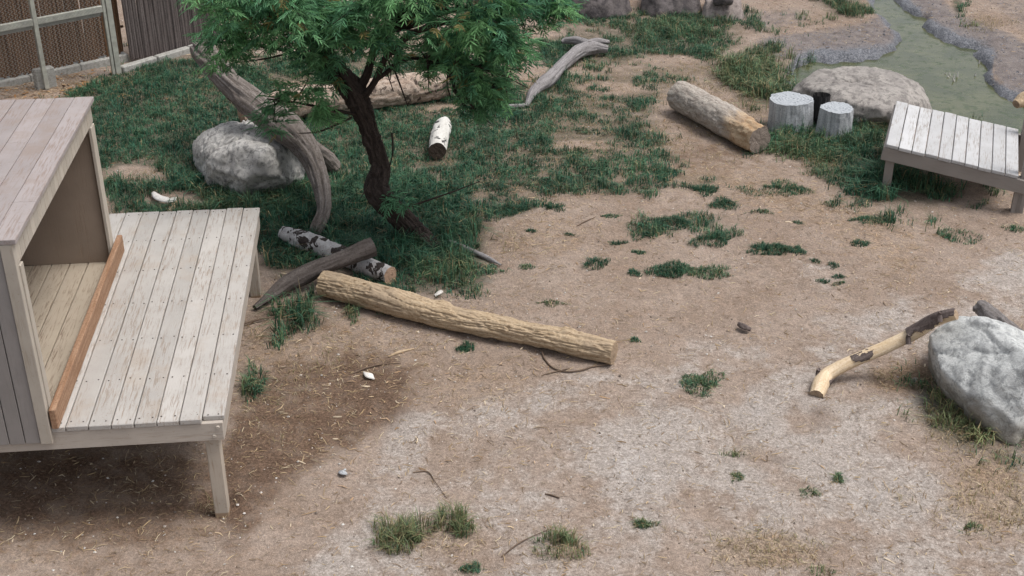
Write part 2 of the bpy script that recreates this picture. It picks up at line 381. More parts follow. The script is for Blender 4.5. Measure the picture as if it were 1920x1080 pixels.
def mat_wood(name, a, b, c=None, coord='lc', stretch=(12, 12, 1.2), scale=3, rough=.85, bump=.5, bd=.01, big=(.45, .6), bigc=None, bscale=2.5, patch=None, crack=None):
    t = NT(name); P = t.coord(coord, stretch); P1 = t.coord(coord)
    g = t.noise(P, scale, 6, .65, .3); n = t.noise(P1, bscale, 5, .6); f = t.noise(P1, 60, 3, .7)
    col = t.mix(t.ramp(g, .35, .65), a, b)
    if c: col = t.mix(t.ramp(f, .45, .7, 0, .7), col, c)
    if bigc: col = t.mix(t.ramp(n, big[0], big[1]), col, bigc)
    if crack: col = t.mix(t.ramp(t.noise(P, scale*1.7, 4, .7, .6), crack[0], crack[0]+.05, 0, .9), col, crack[1])
    if patch:
        pz = t.noise(P1, patch[0], 4, .6, .4); col = t.mix(t.ramp(pz, patch[1], patch[1]+.03), col, t.mix(t.ramp(f, .35, .65), patch[2], tuple(v*.5 for v in patch[2])))
    return t.bsdf(col, rough, t.math('ADD', g, t.math('MULTIPLY', f, .3)), bump, bd, .2)
def mat_end(name, a, b, freq=55, dark=None):
    t = NT(name); P1 = t.coord('lc'); n = t.noise(P1, 9, 4, .6); f = t.noise(P1, 70, 3, .7)
    r = t.math('ADD', t.attr('rr'), t.math('MULTIPLY', n, .07))
    w = t.math('SINE', t.math('MULTIPLY', r, freq*6.28))
    col = t.mix(t.math('ADD', t.math('MULTIPLY', t.ramp(w, -.8, .9), .5), t.math('MULTIPLY', n, .6)), a, b); col = t.mix(t.ramp(n, .5, .7, 0, .7), col, dark or tuple(v*.6 for v in a))
    col = t.mix(t.ramp(f, .55, .75, 0, .6), col, tuple(v*.55 for v in a))
    cx = t.n('ShaderNodeCombineXYZ'); t.put(cx.inputs[0], t.math('MULTIPLY', t.attr('ang'), 3.2)); t.put(cx.inputs[1], t.math('MULTIPLY', t.attr('rr'), 5.0))
    cr = t.noise(cx.outputs[0], 2.2, 3, .6); col = t.mix(t.ramp(cr, .60, .66, 0, .8), col, tuple(v*.35 for v in a))
    return t.bsdf(col, .9, t.math('ADD', w, f), .3, .004, .2)
def mat_rock(name, a, b, c, scale=1.0, bump=.8, crack=True, low=None):
    t = NT(name); P = t.coord('Object', rand=True)
    n1 = t.noise(P, 2.2*scale, 6, .65, .2); n2 = t.noise(P, 9*scale, 6, .72, .4); n3 = t.noise(P, 50*scale, 4, .75)
    col = t.mix(t.ramp(n1, .38, .62), a, b); col = t.mix(t.ramp(n2, .47, .60), col, c)
    col = t.mix(t.ramp(n3, .55, .72, 0, .8), col, tuple(v*.33 for v in a)); col = t.mix(t.ramp(n3, .42, .26, 0, .7), col, tuple(min(.75, v*1.5) for v in b))
    if low:
        zz = t.n('ShaderNodeSeparateXYZ'); t.put(zz.inputs[0], t.coord('Object', rand=False))
        f = t.ramp(t.math('ADD', zz.outputs[2], t.math('MULTIPLY', t.math('SUBTRACT', n1, .5), .5)), low[0], low[1], 1, 0); col = t.mix(t.math('MULTIPLY', f, low[3]), col, low[2])
    h = t.math('ADD', t.math('MULTIPLY', n2, .7), t.math('MULTIPLY', n3, .35))
    return t.bsdf(col, .9, h, bump, .03, .25)
def mat_col(name, rough=.8, trans=.3, spec=.2):
    """colour from the 'col' attribute, some light passing through (blades, leaves)"""
    t = NT(name); col = t.attr('col', 'Color')
    d = t.n('ShaderNodeBsdfPrincipled'); t.put(d.inputs['Base Color'], col); d.inputs['Roughness'].default_value = rough; d.inputs['Specular IOR Level'].default_value = spec
    if trans > 0:
        r = t.n('ShaderNodeBsdfTranslucent'); t.put(r.inputs['Color'], col); x = t.n('ShaderNodeMixShader'); x.inputs[0].default_value = trans
        t.t.links.new(d.outputs[0], x.inputs[1]); t.t.links.new(r.outputs[0], x.inputs[2]); t.t.links.new(x.outputs[0], t.out.inputs['Surface'])
    else: t.t.links.new(d.outputs[0], t.out.inputs['Surface'])
    return t.m
def mat_metal(name, c, rough=.5):
    t = NT(name); P = t.coord('Object'); n = t.noise(P, 14, 4, .6)
    return t.bsdf(t.mix(t.ramp(n, .3, .7), c, tuple(v*.72 for v in c)), rough, n, .1, .003, .5, Metallic=.25)
def mat_water():
    t = NT('pond_water'); P = t.coord('Object', rand=False); n = t.noise(P, 1.4, 5, .6, .4); n2 = t.noise(P, 9, 5, .7, .3)
    c = t.mix(t.ramp(n, .35, .65), (.052, .060, .028), (.088, .092, .045)); c = t.mix(t.ramp(n2, .5, .66, 0, .8), c, (.04, .06, .025))
    rp = t.noise(t.coord('Object', (1, 2.2, 1), rand=False), 5, 3, .5)
    return t.bsdf(c, t.ramp(n2, .4, .7, .06, .4), rp, .25, .012, .35)

M = dict(
    ground=mat_ground(),
    deck=mat_paint('deck_paint', (.415, .392, .368), (.25, .20, .16), .8, 'y', .6, stain=(.35, .295, .245)),
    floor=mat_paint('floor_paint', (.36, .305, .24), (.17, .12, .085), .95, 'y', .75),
    roof=mat_paint('roof_paint', (.31, .275, .268), (.23, .175, .15), .85, 'y', .7, stain=(.24, .185, .155)),
    siding=mat_paint('siding_paint', (.245, .226, .216), (.20, .18, .168), .4, 'z', .6),
    trim=mat_paint('trim_paint', (.43, .385, .33), (.30, .24, .18), .5, 'z', .6),
    rim=mat_paint('rim_paint', (.46, .41, .36), (.30, .24, .19), .5, 'x', .6),
    rimy=mat_paint('side_rim_paint', (.46, .41, .36), (.30, .24, .19), .5, 'y', .6),
    leg=mat_paint('leg_paint', (.42, .365, .305), (.26, .19, .13), .7, 'z', .7, foot=(-.28, (.25, .165, .10))),
    ply=mat_paint('plywood', (.30, .235, .185), (.25, .185, .135), .5, 'z', .8),
    plank=mat_wood('bare_plank', (.235, .13, .075), (.34, .215, .14), (.16, .085, .05), 'Object', (14, .8, 14), 3, .7, .3, .004),
    pdeck=mat_paint('platform_paint', (.46, .46, .465), (.27, .245, .225), .95, 'y', .65),
    pgrey=mat_paint('platform_rim_paint', (.26, .235, .215), (.20, .17, .15), .5, 'x', .7),
    pgreyz=mat_paint('platform_post_paint', (.27, .24, .22), (.20, .17, .15), .5, 'z', .7),
    nail=mat_metal('nail_steel', (.10, .085, .075), .6),
    tanlog=mat_wood('tan_bark', (.36, .27, .175), (.46, .36, .25), (.26, .18, .11), stretch=(7, 7, 1.3), scale=5, bump=.6, bigc=(.35, .27, .19), big=(.5, .7), crack=(.60, (.17, .11, .06))),
    tanend=mat_end('tan_cut_end', (.30, .22, .15), (.36, .27, .19)),
    greylog=mat_wood('grey_log_bark', (.13, .115, .11), (.21, .195, .19), (.07, .058, .052), stretch=(7, 7, 1.5), scale=5, bump=.7),
    rotlog=mat_wood('rotten_log_bark', (.27, .23, .205), (.38, .335, .30), (.15, .12, .10), stretch=(7, 7, 1.5), scale=5, bump=.7),
    redlog=mat_wood('reddish_log_bark', (.29, .215, .165), (.42, .345, .29), (.12, .085, .065), stretch=(7, 7, 1.5), scale=5, bump=.7, patch=(10, .56, (.12, .09, .075))),
    greyend=mat_end('grey_cut_end', (.20, .165, .14), (.28, .235, .20)),
    drift=mat_wood('driftwood', (.125, .105, .092), (.215, .19, .175), (.065, .05, .042), stretch=(16, 16, .9), scale=3, bump=.7, crack=(.60, (.04, .03, .025))),
    drift2=mat_wood('pale_driftwood', (.19, .18, .18), (.27, .255, .255), (.10, .09, .09), stretch=(14, 14, 1), scale=3, bump=.6, crack=(.62, (.07, .06, .06))),
    darklog=mat_wood('dark_log_bark', (.07, .058, .052), (.125, .108, .10), (.04, .03, .028), stretch=(12, 12, 1.2), scale=3, bump=.7),
    birch=mat_wood('peeling_white_bark', (.36, .35, .35), (.45, .44, .44), (.25, .22, .2), stretch=(3, 3, 5), scale=3, bump=.6, patch=(8, .52, (.05, .04, .036))),
    orangeend=mat_end('orange_cut_end', (.36, .23, .16), (.44, .30, .21)),
    darkend=mat_end('dark_cut_end', (.055, .04, .032), (.085, .065, .052)),
    whitelog=mat_wood('white_log', (.50, .49, .46), (.58, .57, .54), (.40, .37, .33), stretch=(6, 6, 1), scale=3, bump=.4, patch=(9, .57, (.05, .05, .05))),
    stump=mat_wood('bleached_stump', (.31, .325, .345), (.45, .465, .48), (.19, .19, .195), stretch=(14, 14, .8), scale=3, bump=.8, crack=(.60, (.12, .12, .125))),
    stumptop=mat_end('bleached_stump_top', (.25, .27, .295), (.42, .44, .46), 26, (.20, .215, .235)),
    trunk=mat_wood('tree_bark', (.03, .022, .019), (.066, .05, .043), (.017, .012, .011), stretch=(12, 12, 2), scale=3, bump=1.0, bd=.02),
    peeled=mat_wood('peeled_wood', (.55, .42, .27), (.68, .56, .41), (.46, .32, .19), stretch=(14, 14, 1), scale=3, rough=.6, bump=.25),
    barkpatch=mat_wood('loose_bark', (.085, .065, .06), (.16, .13, .12), (.05, .038, .035), stretch=(10, 10, 2), scale=3, bump=.8),
    rockL=mat_rock('boulder_left', (.46, .44, .415), (.60, .58, .55), (.28, .27, .26), 2.0, 1.0),
    rockR=mat_rock('boulder_right', (.46, .47, .465), (.58, .59, .58), (.33, .34, .34), 1.5, 1.0, low=(.06, .34, (.22, .185, .14), .75)),
    rockF=mat_rock('boulder_far', (.25, .23, .215), (.34, .315, .29), (.18, .165, .155), 1.2, .8),
    rockD=mat_rock('boulder_dark', (.105, .092, .09), (.16, .14, .138), (.07, .062, .064), .8, .8),
    rockP=mat_rock('boulder_pink', (.24, .205, .19), (.31, .27, .25), (.18, .15, .14), .8, .6),
    galv=mat_metal('galvanised', (.42, .42, .37)), galvd=mat_metal('galvanised_wire', (.26, .26, .24)),
    concrete=mat_rock('concrete', (.30, .295, .275), (.36, .355, .33), (.24, .23, .21), 2.5, .3),
    reed=mat_wood('brown_reed', (.085, .045, .025), (.15, .085, .048), (.045, .025, .015), 'Object', (20, 20, 1), 3, .8, .3),
    reedg=mat_wood('grey_reed', (.095, .078, .074), (.15, .128, .122), (.06, .047, .043), 'Object', (20, 20, 1), 3, .8, .3),
    water=mat_water(), grass=mat_col('grass_blades', .65, .28, .25), leaf=mat_col('leaflets', .6, .45, .25), litter=mat_col('litter', .9, 0, .1), pebble=mat_col('pebbles', .8, 0, .3),
    dark=mat_wood('charred_wood', (.02, .018, .018), (.045, .042, .044), (.01, .01, .01), stretch=(10, 10, 1), scale=3),
    twig=mat_wood('twig_bark', (.09, .062, .045), (.16, .115, .085), None, stretch=(10, 10, 2), scale=3),
    bone=mat_wood('white_bark', (.58, .56, .53), (.66, .64, .61), (.45, .41, .37), stretch=(6, 6, 1), scale=3, bump=.2),
)
def bark(amp, seed, fx=9, fz=3.0, lump=.05, knots=()):
    """ridged bark: long plates parted by furrows, and a few lumps"""
    def f(cyl, th, s, R):
        q = cyl*np.array([fx, fx, fz]); q = q+.5*np.stack([vnoise(cyl*4, seed+1), vnoise(cyl*4, seed+2), vnoise(cyl*4, seed+3)], -1)
        r = 1-np.abs(fbm(q, 3, seed))*2.6
        kn = 0
        for ks, kt, ka in knots:
            d2 = ((cyl[..., 2]-ks)/.05)**2+(((th-kt+np.pi) % (2*np.pi)-np.pi)*R/.045)**2
            kn = kn+ka*np.exp(-d2)*(1-1.25*np.exp(-d2*5))
        return kn+amp*(-np.clip(r, 0, 1)**2*1.1+.35*fbm(cyl*40, 2, seed+5))+lump*R*fbm(cyl*np.array([3, 3, 2]), 3, seed+8)*2
    return f
def grain(amp, seed, lump=.12, tw=6.0):
    """weathered wood: long splits running with the grain"""
    def f(cyl, th, s, R):
        q = np.stack([np.cos(th+s*tw*.1)*3.2, np.sin(th+s*tw*.1)*3.2, cyl[..., 2]*1.1], -1)
        r = 1-np.abs(fbm(q, 3, seed))*3
        return -amp*np.clip(r, 0, 1)**2+lump*R*fbm(cyl*np.array([3, 3, 2.2]), 3, seed+8)*1.6+.15*amp*fbm(cyl*50, 2, seed+3)
    return f

# ------------------------------------------------------------------ ground and water
def grid_xy():
    ys = np.concatenate([np.linspace(2.5, 5.8, 24)[:-1], np.linspace(5.8, 21.5, 330)[:-1], np.linspace(21.5, 60, 40)])
    xs = np.concatenate([np.linspace(-40, -9, 22)[:-1], np.linspace(-9, 9, 400)[:-1], np.linspace(9, 40, 22)])
    return np.meshgrid(xs, ys)
X, Y = grid_xy(); nyy, nxx = X.shape
xf, yf = X.ravel(), Y.ravel(); zf = terrain(xf, yf)
gp = np.stack([xf, yf, zf], -1); gpx, gpy = proj(np.stack([xf, yf, zf*0], -1))
i = np.arange(nyy-1)[:, None]*nxx; j = np.arange(nxx-1)[None, :]
me = mesh_np('ground', gp, [np.stack([i+j, i+j+1, i+nxx+j+1, i+nxx+j], -1).reshape(-1, 4)], True)
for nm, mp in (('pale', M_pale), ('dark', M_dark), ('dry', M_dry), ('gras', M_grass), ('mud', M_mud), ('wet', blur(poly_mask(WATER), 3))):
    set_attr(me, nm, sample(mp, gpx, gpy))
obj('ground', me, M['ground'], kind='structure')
wp = np.array([G(x, y, -.075) for x, y in [(1440, -420), (1400, 60), (1400, 250), (2400, 400), (2500, 100), (1900, -420)]])
me = mesh_np('pond_water', wp, [np.arange(len(wp))[None, ::-1]]); 
if me.polygons[0].normal.z < 0: me.flip_normals()
obj('pond_water', me, M['water'], kind='structure')

# ------------------------------------------------------------------ raised shelter with its deck (left)
def shelter():
    RZ = math.atan2(.102, .995); p0 = G(419, 783, .84)
    r = empty('raised_shelter', (p0[0], p0[1], 0), RZ, label='raised cream wooden shelter box with plank roof standing on its long deck', cat='shelter')
    T = .84; L = 3.34; pitch = .1455
    g = np.random.default_rng(3)
    HX, HY = -1.105, 2.46                          # opening plane, house depth
    for k in range(20):
        x1 = -k*pitch; x0 = x1-.1395
        y0 = .035 if k == 0 else g.uniform(-.006, .006)-.004; y1 = L+g.uniform(-.006, .006)
        if x1 > HX+.05: box('deck_board', x0, x1, y0, y1, T-.038, T, M['deck'], r, .005)
        else:
            box('deck_board', x0, x1, .02, 2.46, T-.038, T, M['floor'], r, .005)
            box('deck_board', x0, x1, 2.466, y1, T-.038, T, M['deck'], r, .005)
    for o in r.children:
        o.location.z += g.uniform(-.003, .003); o.rotation_euler = (g.uniform(-.0008, .0008), g.uniform(-.012, .012), g.uniform(-.0008, .0008))
    # nail heads in rows over the joists
    bm = bmesh.new()
    for k in range(8):
        for yy in (.05, .55, 1.1, 1.65, 2.2, 2.75, 3.28):
            for dx in (.03, .11):
                m = Matrix.Translation((-k*pitch-dx+g.uniform(-.008, .008), yy+g.uniform(-.012, .012), T+.0008))
                bmesh.ops.create_cone(bm, segments=6, radius1=.0062, radius2=.005, depth=.003, cap_ends=True, matrix=m)
    nm = bpy.data.meshes.new('nail_heads'); bm.to_mesh(nm); bm.free(); obj('nail_heads', nm, M['nail'], r, kind='stuff')
    # frame
    rj = box('rim_joist', -2.95, -.012, .004, .046, T-.180, T-.041, M['rim'], r)
    box('rim_joist', -.052, -.010, .049, L-.05, T-.180, T-.041, M['rimy'], r)
    box('rim_joist', -2.95, -.012, L-.047, L-.005, T-.180, T-.041, M['rim'], r)
    for yy in (.55, 1.1, 1.65, 2.2, 2.75): box('joist', -2.95, -.055, yy-.02, yy+.02, T-.178, T-.042, M['rim'], r)
    for bx_, bz in ((-.045, T-.075), (-.075, T-.145)):
        bb = bmesh.new(); bmesh.ops.create_cone(bb, segments=10, radius1=.014, radius2=.011, depth=.012, cap_ends=True, matrix=Matrix.Translation((bx_, 0, bz)) @ Matrix.Rotation(math.pi/2, 4, 'X'))
        bme = bpy.data.meshes.new('bolt'); bb.to_mesh(bme); bb.free(); sub(obj('bolt', bme, M['trim'], r), rj)
    for lx, ly in ((-.150, .050), (-.150, L-.145), (-2.9, .05), (-2.9, L-.145), (-1.5, L-.145)):
        box('leg', lx, lx+.095, ly, ly+.095, -.16, T-.044, M['leg'], r, .006)
    # the box on top
    ZR = 2.21; X1, X0 = HX, -2.93
    w = .1
    n = int((X1-X0-.03)/w)
    wn = box('wall', X0+.02, X1-.03, .004, .016, T+.002, ZR-.04, M['ply'], r, .002)
    wf = box('wall', X0+.02, X1-.03, HY-.085, HY-.070, T+.002, ZR-.04, M['ply'], r, .002, label='end wall, brown plywood inside and grey boards outside')
    wb_ = box('wall', X0+.005, X0+.018, .02, HY-.09, T+.002, ZR-.04, M['ply'], r, .002)
    roof = box('roof', X0+.02, X1-.03, .02, HY-.09, ZR-.052, ZR-.038, M['ply'], r, .002)
    lin = box('lintel', X1-.055, X1-.020, .09, HY-.12, ZR-.185, ZR-.056, M['ply'], r)
    for k in range(n+1):                           # near wall, vertical siding
        x1 = X1-.075-k*w; x0 = max(x1-w+.006, X0)
        if x1-x0 > .02: sub(box('siding_board', x0, x1, -.022, -.002, T-.105, ZR-.034, M['siding'], r, .003), wn)
    box('corner_trim', X1-.073, X1+.004, -.034, .018, T-.108, ZR-.034, M['trim'], r)
    box('jamb', X1-.020, X1+.012, .020, .085, T+.002, ZR-.20, M['trim'], r)
    for k in range(18):                            # far wall siding
        x1 = X1-.075-k*w; x0 = x1-w+.006
        if x0 > X0: sub(box('siding_board', x0, x1, HY-.024, HY-.004, T-.105, ZR-.034, M['siding'], r, .003), wf)
    for k in range(25):                            # back wall siding
        y0 = .005+k*.098; sub(box('siding_board', X0-.018, X0+.002, y0, y0+.092, T-.105, ZR-.034, M['siding'], r, .003), wb_)
    box('far_post', X1-.022, X1+.006, HY-.115, HY-.003, T+.002, ZR-.20, M['trim'], r)
    box('far_post', X1-.068, X1-.025, HY-.068, HY-.026, T+.002, ZR-.034, M['trim'], r)
    for k in range(25):                            # siding strips over the opening
        y0 = .020+k*.0975; y1 = min(y0+.0935, HY-.004)
        sub(box('lintel_board', X1-.018, X1+.002, y0, y1, ZR-.19, ZR-.036, M['trim'], r, .003), lin)
    for k in range(13):                            # roof planks, some butted from two lengths
        x1 = X1+.028-k*.146; x0 = x1-.1415
        cut = (1.62, None, 1.58, 1.0, 1.7, None)[k % 6] if k else 0.52
        zj = g.uniform(-.002, .002)
        segs = [(-.036, HY+.03)] if cut is None else [(-.036, cut-.002), (cut+.002, HY+.03)]
        for a, b in segs: sub(box('roof_board', x0, x1, a, b, ZR-.032, ZR+zj, M['roof'], r, .003), roof)
    # bare plank set on edge across the opening
    pm = box_me('threshold_plank', .044, 2.60, .15, .006)
    obj('threshold_plank', pm, M['plank'], r, (HX+.036, 1.27, T+.077), label='bare orange wooden plank set on edge along the opening')
    return r
shelter()

# ------------------------------------------------------------------ low platform (right)
def platform():
    zl = .60
    q0 = G(1661, 270, zl)
    yaw, tilt, wid, dep = math.radians(-19.2), math.radians(-7.4), 1.40, 1.44
    sc = (CH-zl)/(CH-.42); wid *= sc; dep *= sc
    r = empty('low_platform', (q0[0], q0[1], 0), yaw, label='low grey platform with ten weathered white boards beside the pond', cat='platform')
    ct, st = math.cos(tilt), math.sin(tilt)
    g = np.random.default_rng(5); n = 10; w = wid/n
    def tb(name, x0, x1, y0, y1, z0, z1, mat, bev=.004):
        o = box(name, x0, x1, y0, y1, z0, z1, mat, r, bev)
        cx, cz = (x0+x1)/2, (z0+z1)/2
        o.location = (cx*ct-cz*st, (y0+y1)/2, zl+cx*st+cz*ct); o.rotation_euler = (0, -tilt, 0); return o
    for k in range(n):
        tb('deck_board', k*w+.004, (k+1)*w-.004, g.uniform(-.012, .012), dep+g.uniform(-.012, .012), -.038, g.uniform(-.002, .002), M['pdeck'], .005)
    tb('rim_joist', -.01, wid+.12, .012, .052, -.185, -.041, M['pgrey'])
    tb('rim_joist', -.01, wid+.12, dep-.052, dep-.012, -.185, -.041, M['pgrey'])
    tb('rim_joist', -.01, .03, .055, dep-.055, -.183, -.042, M['pgrey'])
    tb('joist', wid*.5-.02, wid*.5+.02, .055, dep-.055, -.183, -.042, M['pgrey'])
    zr = zl+wid*st
    for lx, ly, top in ((.02, .056, zl-.05), (.02, dep-.15, zl-.05), (wid-.02, .056, zr-.05)):
        box('leg', lx, lx+.09, ly, ly+.09, -.2, top, M['pgreyz'], r)
    box('post', wid+.015, wid+.10, .056, .15, -.25, zr+.95, M['pgreyz'], r)
    box('post', wid+.015, wid+.10, dep-.15, dep-.056, -.25, zr+.55, M['pgreyz'], r)
    return r
platform()

# ------------------------------------------------------------------ logs
def LP(pts):                               # (px, py, z, radius) list -> path
    return [np.append(G(x, y, z), r) for x, y, z, r in pts]
make_log('long_log', LP([(606, 531, .125, .118), (720, 561, .125, .13), (850, 596, .12, .122), (1000, 627, .115, .116), (1152, 661, .11, .108)]), M['tanlog'], M['tanend'],
         'long straight tan log with furrowed bark lying across the bare dirt', 'log', 120, 480, bark(.014, 3, 28, 3.2, .13, ((.55, .6, .03), (1.25, -.7, .035), (1.9, .9, .028), (2.4, -.2, .03))), end_label='flat sawn end of the tan log')
ROT0 = .66*float(np.linalg.norm(G(1274, 178, .19)-G(1425, 260, .175)))
# rotten log: orange broken wood at one end, two pieces of skin
def rot(cyl, th, s, R):
    e = sstep(.60, .74, s+.08*vnoise(cyl*9, 4))*sstep(-.5, .3, np.cos(th-.2)+.4*vnoise(cyl*6, 8))
    return bark(.014, 21, 9, 3.5, .05)(cyl, th, s, R)*(1-e)+e*(-.028+.035*fbm(cyl*np.array([12, 12, 6]), 4, 77))
lg = make_log('rotten_log', LP([(1274, 178, .19, .185), (1330, 209, .19, .192), (1380, 236, .185, .19), (1425, 260, .175, .175)]), None, M['greyend'],
              'thick grey log with crumbling orange rotten end beside the white stumps', 'log', 72, 200, rot)
t = NT('rotten_log_skin'); P = t.coord('lc', (7, 7, 1.5)); P1 = t.coord('lc')
gq = t.noise(P, 5, 6, .65, .3); nq = t.noise(P1, 6, 5, .65); fq = t.noise(P1, 40, 4, .7)
sz = t.n('ShaderNodeSeparateXYZ'); t.put(sz.inputs[0], t.attr('lc', 'Vector'))
cg = t.mix(t.ramp(gq, .35, .65), (.27, .235, .205), (.42, .38, .335)); cg = t.mix(t.ramp(fq, .5, .7, 0, .7), cg, (.11, .09, .075))
co = t.mix(t.ramp(nq, .35, .65), (.34, .225, .13), (.43, .33, .225)); co = t.mix(t.ramp(fq, .5, .7, 0, .8), co, (.20, .10, .04))
ef = t.ramp(t.math('ADD', sz.outputs[2], t.math('MULTIPLY', t.math('ADD', t.math('SUBTRACT', nq, .5), t.math('MULTIPLY', t.math('SUBTRACT', gq, .5), .5)), .75)), ROT0-.05, ROT0+.30)
lgm = t.bsdf(t.mix(ef, cg, co), .9, t.math('ADD', gq, fq), .7, .012, .2)
for c in lg.children:
    if c.name.startswith('bark'): c.data.materials.clear(); c.data.materials.append(lgm)
# log behind the tree
make_log('fallen_log', LP([(452, 214, .18, .17), (560, 193, .20, .195), (700, 175, .20, .20), (836, 156, .19, .19)]), M['redlog'], M['orangeend'],
         'pale mottled fallen log lying behind the dark tree trunk', 'log', 60, 220, bark(.022, 41, 9, 4, .08))
# far driftwood branch
dw = make_log('driftwood_branch', LP([(986, 200, .03, .03), (1002, 170, .10, .07), (1028, 149, .12, .085), (1052, 124, .12, .085), (1085, 97, .12, .10), (1112, 89, .11, .09), (1140, 92, .09, .05)]), M['drift2'], M['darkend'],
              'bent grey driftwood branch with a forked end lying in patchy grass', 'branch', 40, 160, grain(.02, 51, .18))
make_log('x', LP([(1105, 84, .16, .05), (1085, 77, .17, .055), (1062, 76, .14, .05), (1053, 79, .12, .03)]) , M['drift2'], M['darkend'], None, None, 24, 60, grain(.012, 55, .2), parent=dw, bark_name='prong')
make_log('x', LP([(1095, 82, .16, .05), (1120, 77, .17, .05), (1142, 79, .14, .03)]), M['drift2'], M['darkend'], None, None, 24, 50, grain(.012, 56, .2), parent=dw, bark_name='prong')
for c in dw.children:
    if c.name.startswith('prong') or (c.name.startswith('cut_end') and abs(c.matrix_basis.translation.length) < 1e-6 and c.data.vertices[0].co.length > 5): c.location = -np.array(dw.location)
make_log('grey_stick', LP([(884, 199, .03, .012), (930, 201, .04, .022), (984, 198, .05, .03)]), M['drift2'], M['darkend'], 'thin pale grey stick reaching into the end of the driftwood branch', 'stick', 14, 40, grain(.006, 57, .2))
# white log piece with a dark end
make_log('white_log_piece', LP([(833, 229, .13, .07), (829, 240, .13, .105), (824, 258, .12, .108), (820, 283, .115, .10)]), M['whitelog'], M['darkend'],
         'short white log piece with dark end pointing away from the fallen log', 'log', 40, 80, bark(.008, 61, 9, 3, .06))
# leaning driftwood trunk on the left boulder
lt = make_log('leaning_trunk', LP([(378, 92, 1.12, .12), (405, 126, 1.05, .15), (440, 165, .97, .145), (490, 205, .86, .15), (535, 240, .74, .16), (570, 275, .58, .14), (592, 315, .42, .105), (604, 360, .28, .085), (606, 400, .17, .075), (594, 428, .09, .07), (590, 440, .03, .05)]),
              M['drift'], M['darkend'], 'weathered grey tree trunk leaning over the round left boulder', 'trunk', 56, 280, grain(.035, 71, .16), base=(*G(595, 435)[:2], 0))
b = make_log('x', LP([(545, 248, .66, .12), (585, 276, .38, .10), (612, 298, .16, .09), (628, 314, .04, .08)]), M['drift'], M['darkend'], None, None, 36, 90, grain(.02, 75, .15), parent=lt, bark_name='second_root', ends=(False, True))
def fix_children(root):                    # parts built in world coordinates under a placed Empty
    for c in root.children:
        if c.data and np.linalg.norm(np.array(c.data.vertices[0].co)+np.array(root.location)) > 0 and c.get('w') is None: pass
for c in lt.children:
    if c.name.startswith('second_root'): c.location = -lt.location
    elif c.name.startswith('cut_end') and (Vector(c.data.vertices[0].co)+lt.location-Vector(G(628, 314, .04))).length > (Vector(c.data.vertices[0].co)-Vector(G(628, 314, .04))).length: c.location = -lt.location
# birch log with dark branch over it
make_log('peeling_log', LP([(530, 436, .10, .07), (560, 448, .10, .10), (620, 470, .095, .095), (680, 496, .09, .092), (732, 517, .085, .085)]), M['birch'], M['orangeend'],
         'black and white peeling log under the dark branch by the deck', 'log', 44, 160, bark(.012, 81, 9, 4, .08))
make_log('dark_branch', LP([(478, 577, .05, .03), (520, 545, .09, .06), (548, 527, .12, .075), (600, 502, .20, .085), (650, 482, .27, .088), (700, 463, .32, .095)]), M['darklog'], M['darkend'],
         'dark charcoal branch crossing over the peeling black and white log', 'branch', 40, 150, grain(.014, 85, .15))
make_log('fence_stick', LP([(843, 452, .03, .02), (880, 468, .035, .026), (915, 484, .03, .026), (940, 497, .015, .008)]), M['drift2'], M['darkend'], 'grey pointed stick lying at the edge of grass near the tree base', 'stick', 16, 50, grain(.006, 91, .1))
# peeled branch against the right boulder
pb = make_log('peeled_branch', LP([(1531, 742, .03, .055), (1540, 718, .06, .066), (1552, 702, .09, .058), (1585, 684, .16, .054), (1635, 662, .26, .05), (1690, 637, .38, .048), (1722, 620, .48, .052), (1752, 602, .60, .046), (1775, 594, .68, .042), (1793, 590, .72, .040)]),
              M['peeled'], M['tanend'], 'curved peeled yellow branch leaning up against the right boulder', 'branch', 36, 200, grain(.004, 95, .12), base=(*G(1533, 740)[:2], 0))
def bark_sleeve(root, path, a0, a1, s_noise, seed, thick=.006):
    """patchy plates of bark clinging to a branch: quads of a slightly larger tube kept where a noise says so"""
    S = np.asarray(LP(path)); S[:, 3] += thick
    V, Q, lc, (C, R, T, N, B, VV) = tube_np(S, 36, 120, grain(.006, seed, .2))
    th = np.tile(np.arange(36)/36*2*np.pi, 120); s = np.repeat(np.linspace(0, 1, 120), 36)
    keep = (np.cos(th-a0) + s_noise*fbm(lc*14, 3, seed) > a1-.9*np.sin(s*np.pi)+.9)
    Q = Q[keep[Q].all(1)]
    me = mesh_np('bark_patch', V-np.array(root.location), [Q], True); set_attr(me, 'lc', lc, 'FLOAT_VECTOR')
    o = obj('bark_patch', me, M['barkpatch'], root)
    m = o.modifiers.new('thickness', 'SOLIDIFY'); m.thickness = .008
bark_sleeve(pb, [(1705, 629, .43, .050), (1722, 620, .48, .054), (1752, 602, .60, .048), (1775, 594, .68, .044), (1794, 590, .72, .042)], .0, .05, .9, 4)
bark_sleeve(pb, [(1598, 678, .19, .052), (1620, 669, .23, .051), (1640, 660, .27, .050)], .2, .15, .8, 9)
bark_sleeve(pb, [(1531, 742, .03, .048), (1540, 718, .06, .063), (1556, 700, .10, .058)], 2.2, .3, .9, 12)
for kx, ky, kz in ((1703, 632, .44), (1762, 590, .71), (1534, 697, .12)):
    p = G(kx, ky, kz); V, Q, lc, fr = tube_np([np.append(p-[0, .03, .05], .03), np.append(p, .026), np.append(p+[0, -.01, .03], .020)], 16, 14, grain(.004, 5, .25))
    cv, cq, ct, rr = cap_np(None, fr[5][-1].mean(0), fr[5][-1], fr[2][-1], -.008)
    nV = len(V); me = mesh_np('knot', np.concatenate([V, cv])-np.array(pb.location), [np.concatenate([Q, cq+nV]), ct+nV], True); set_attr(me, 'lc', np.concatenate([lc, cv-p]), 'FLOAT_VECTOR')
    obj('knot', me, M['barkpatch'], pb)
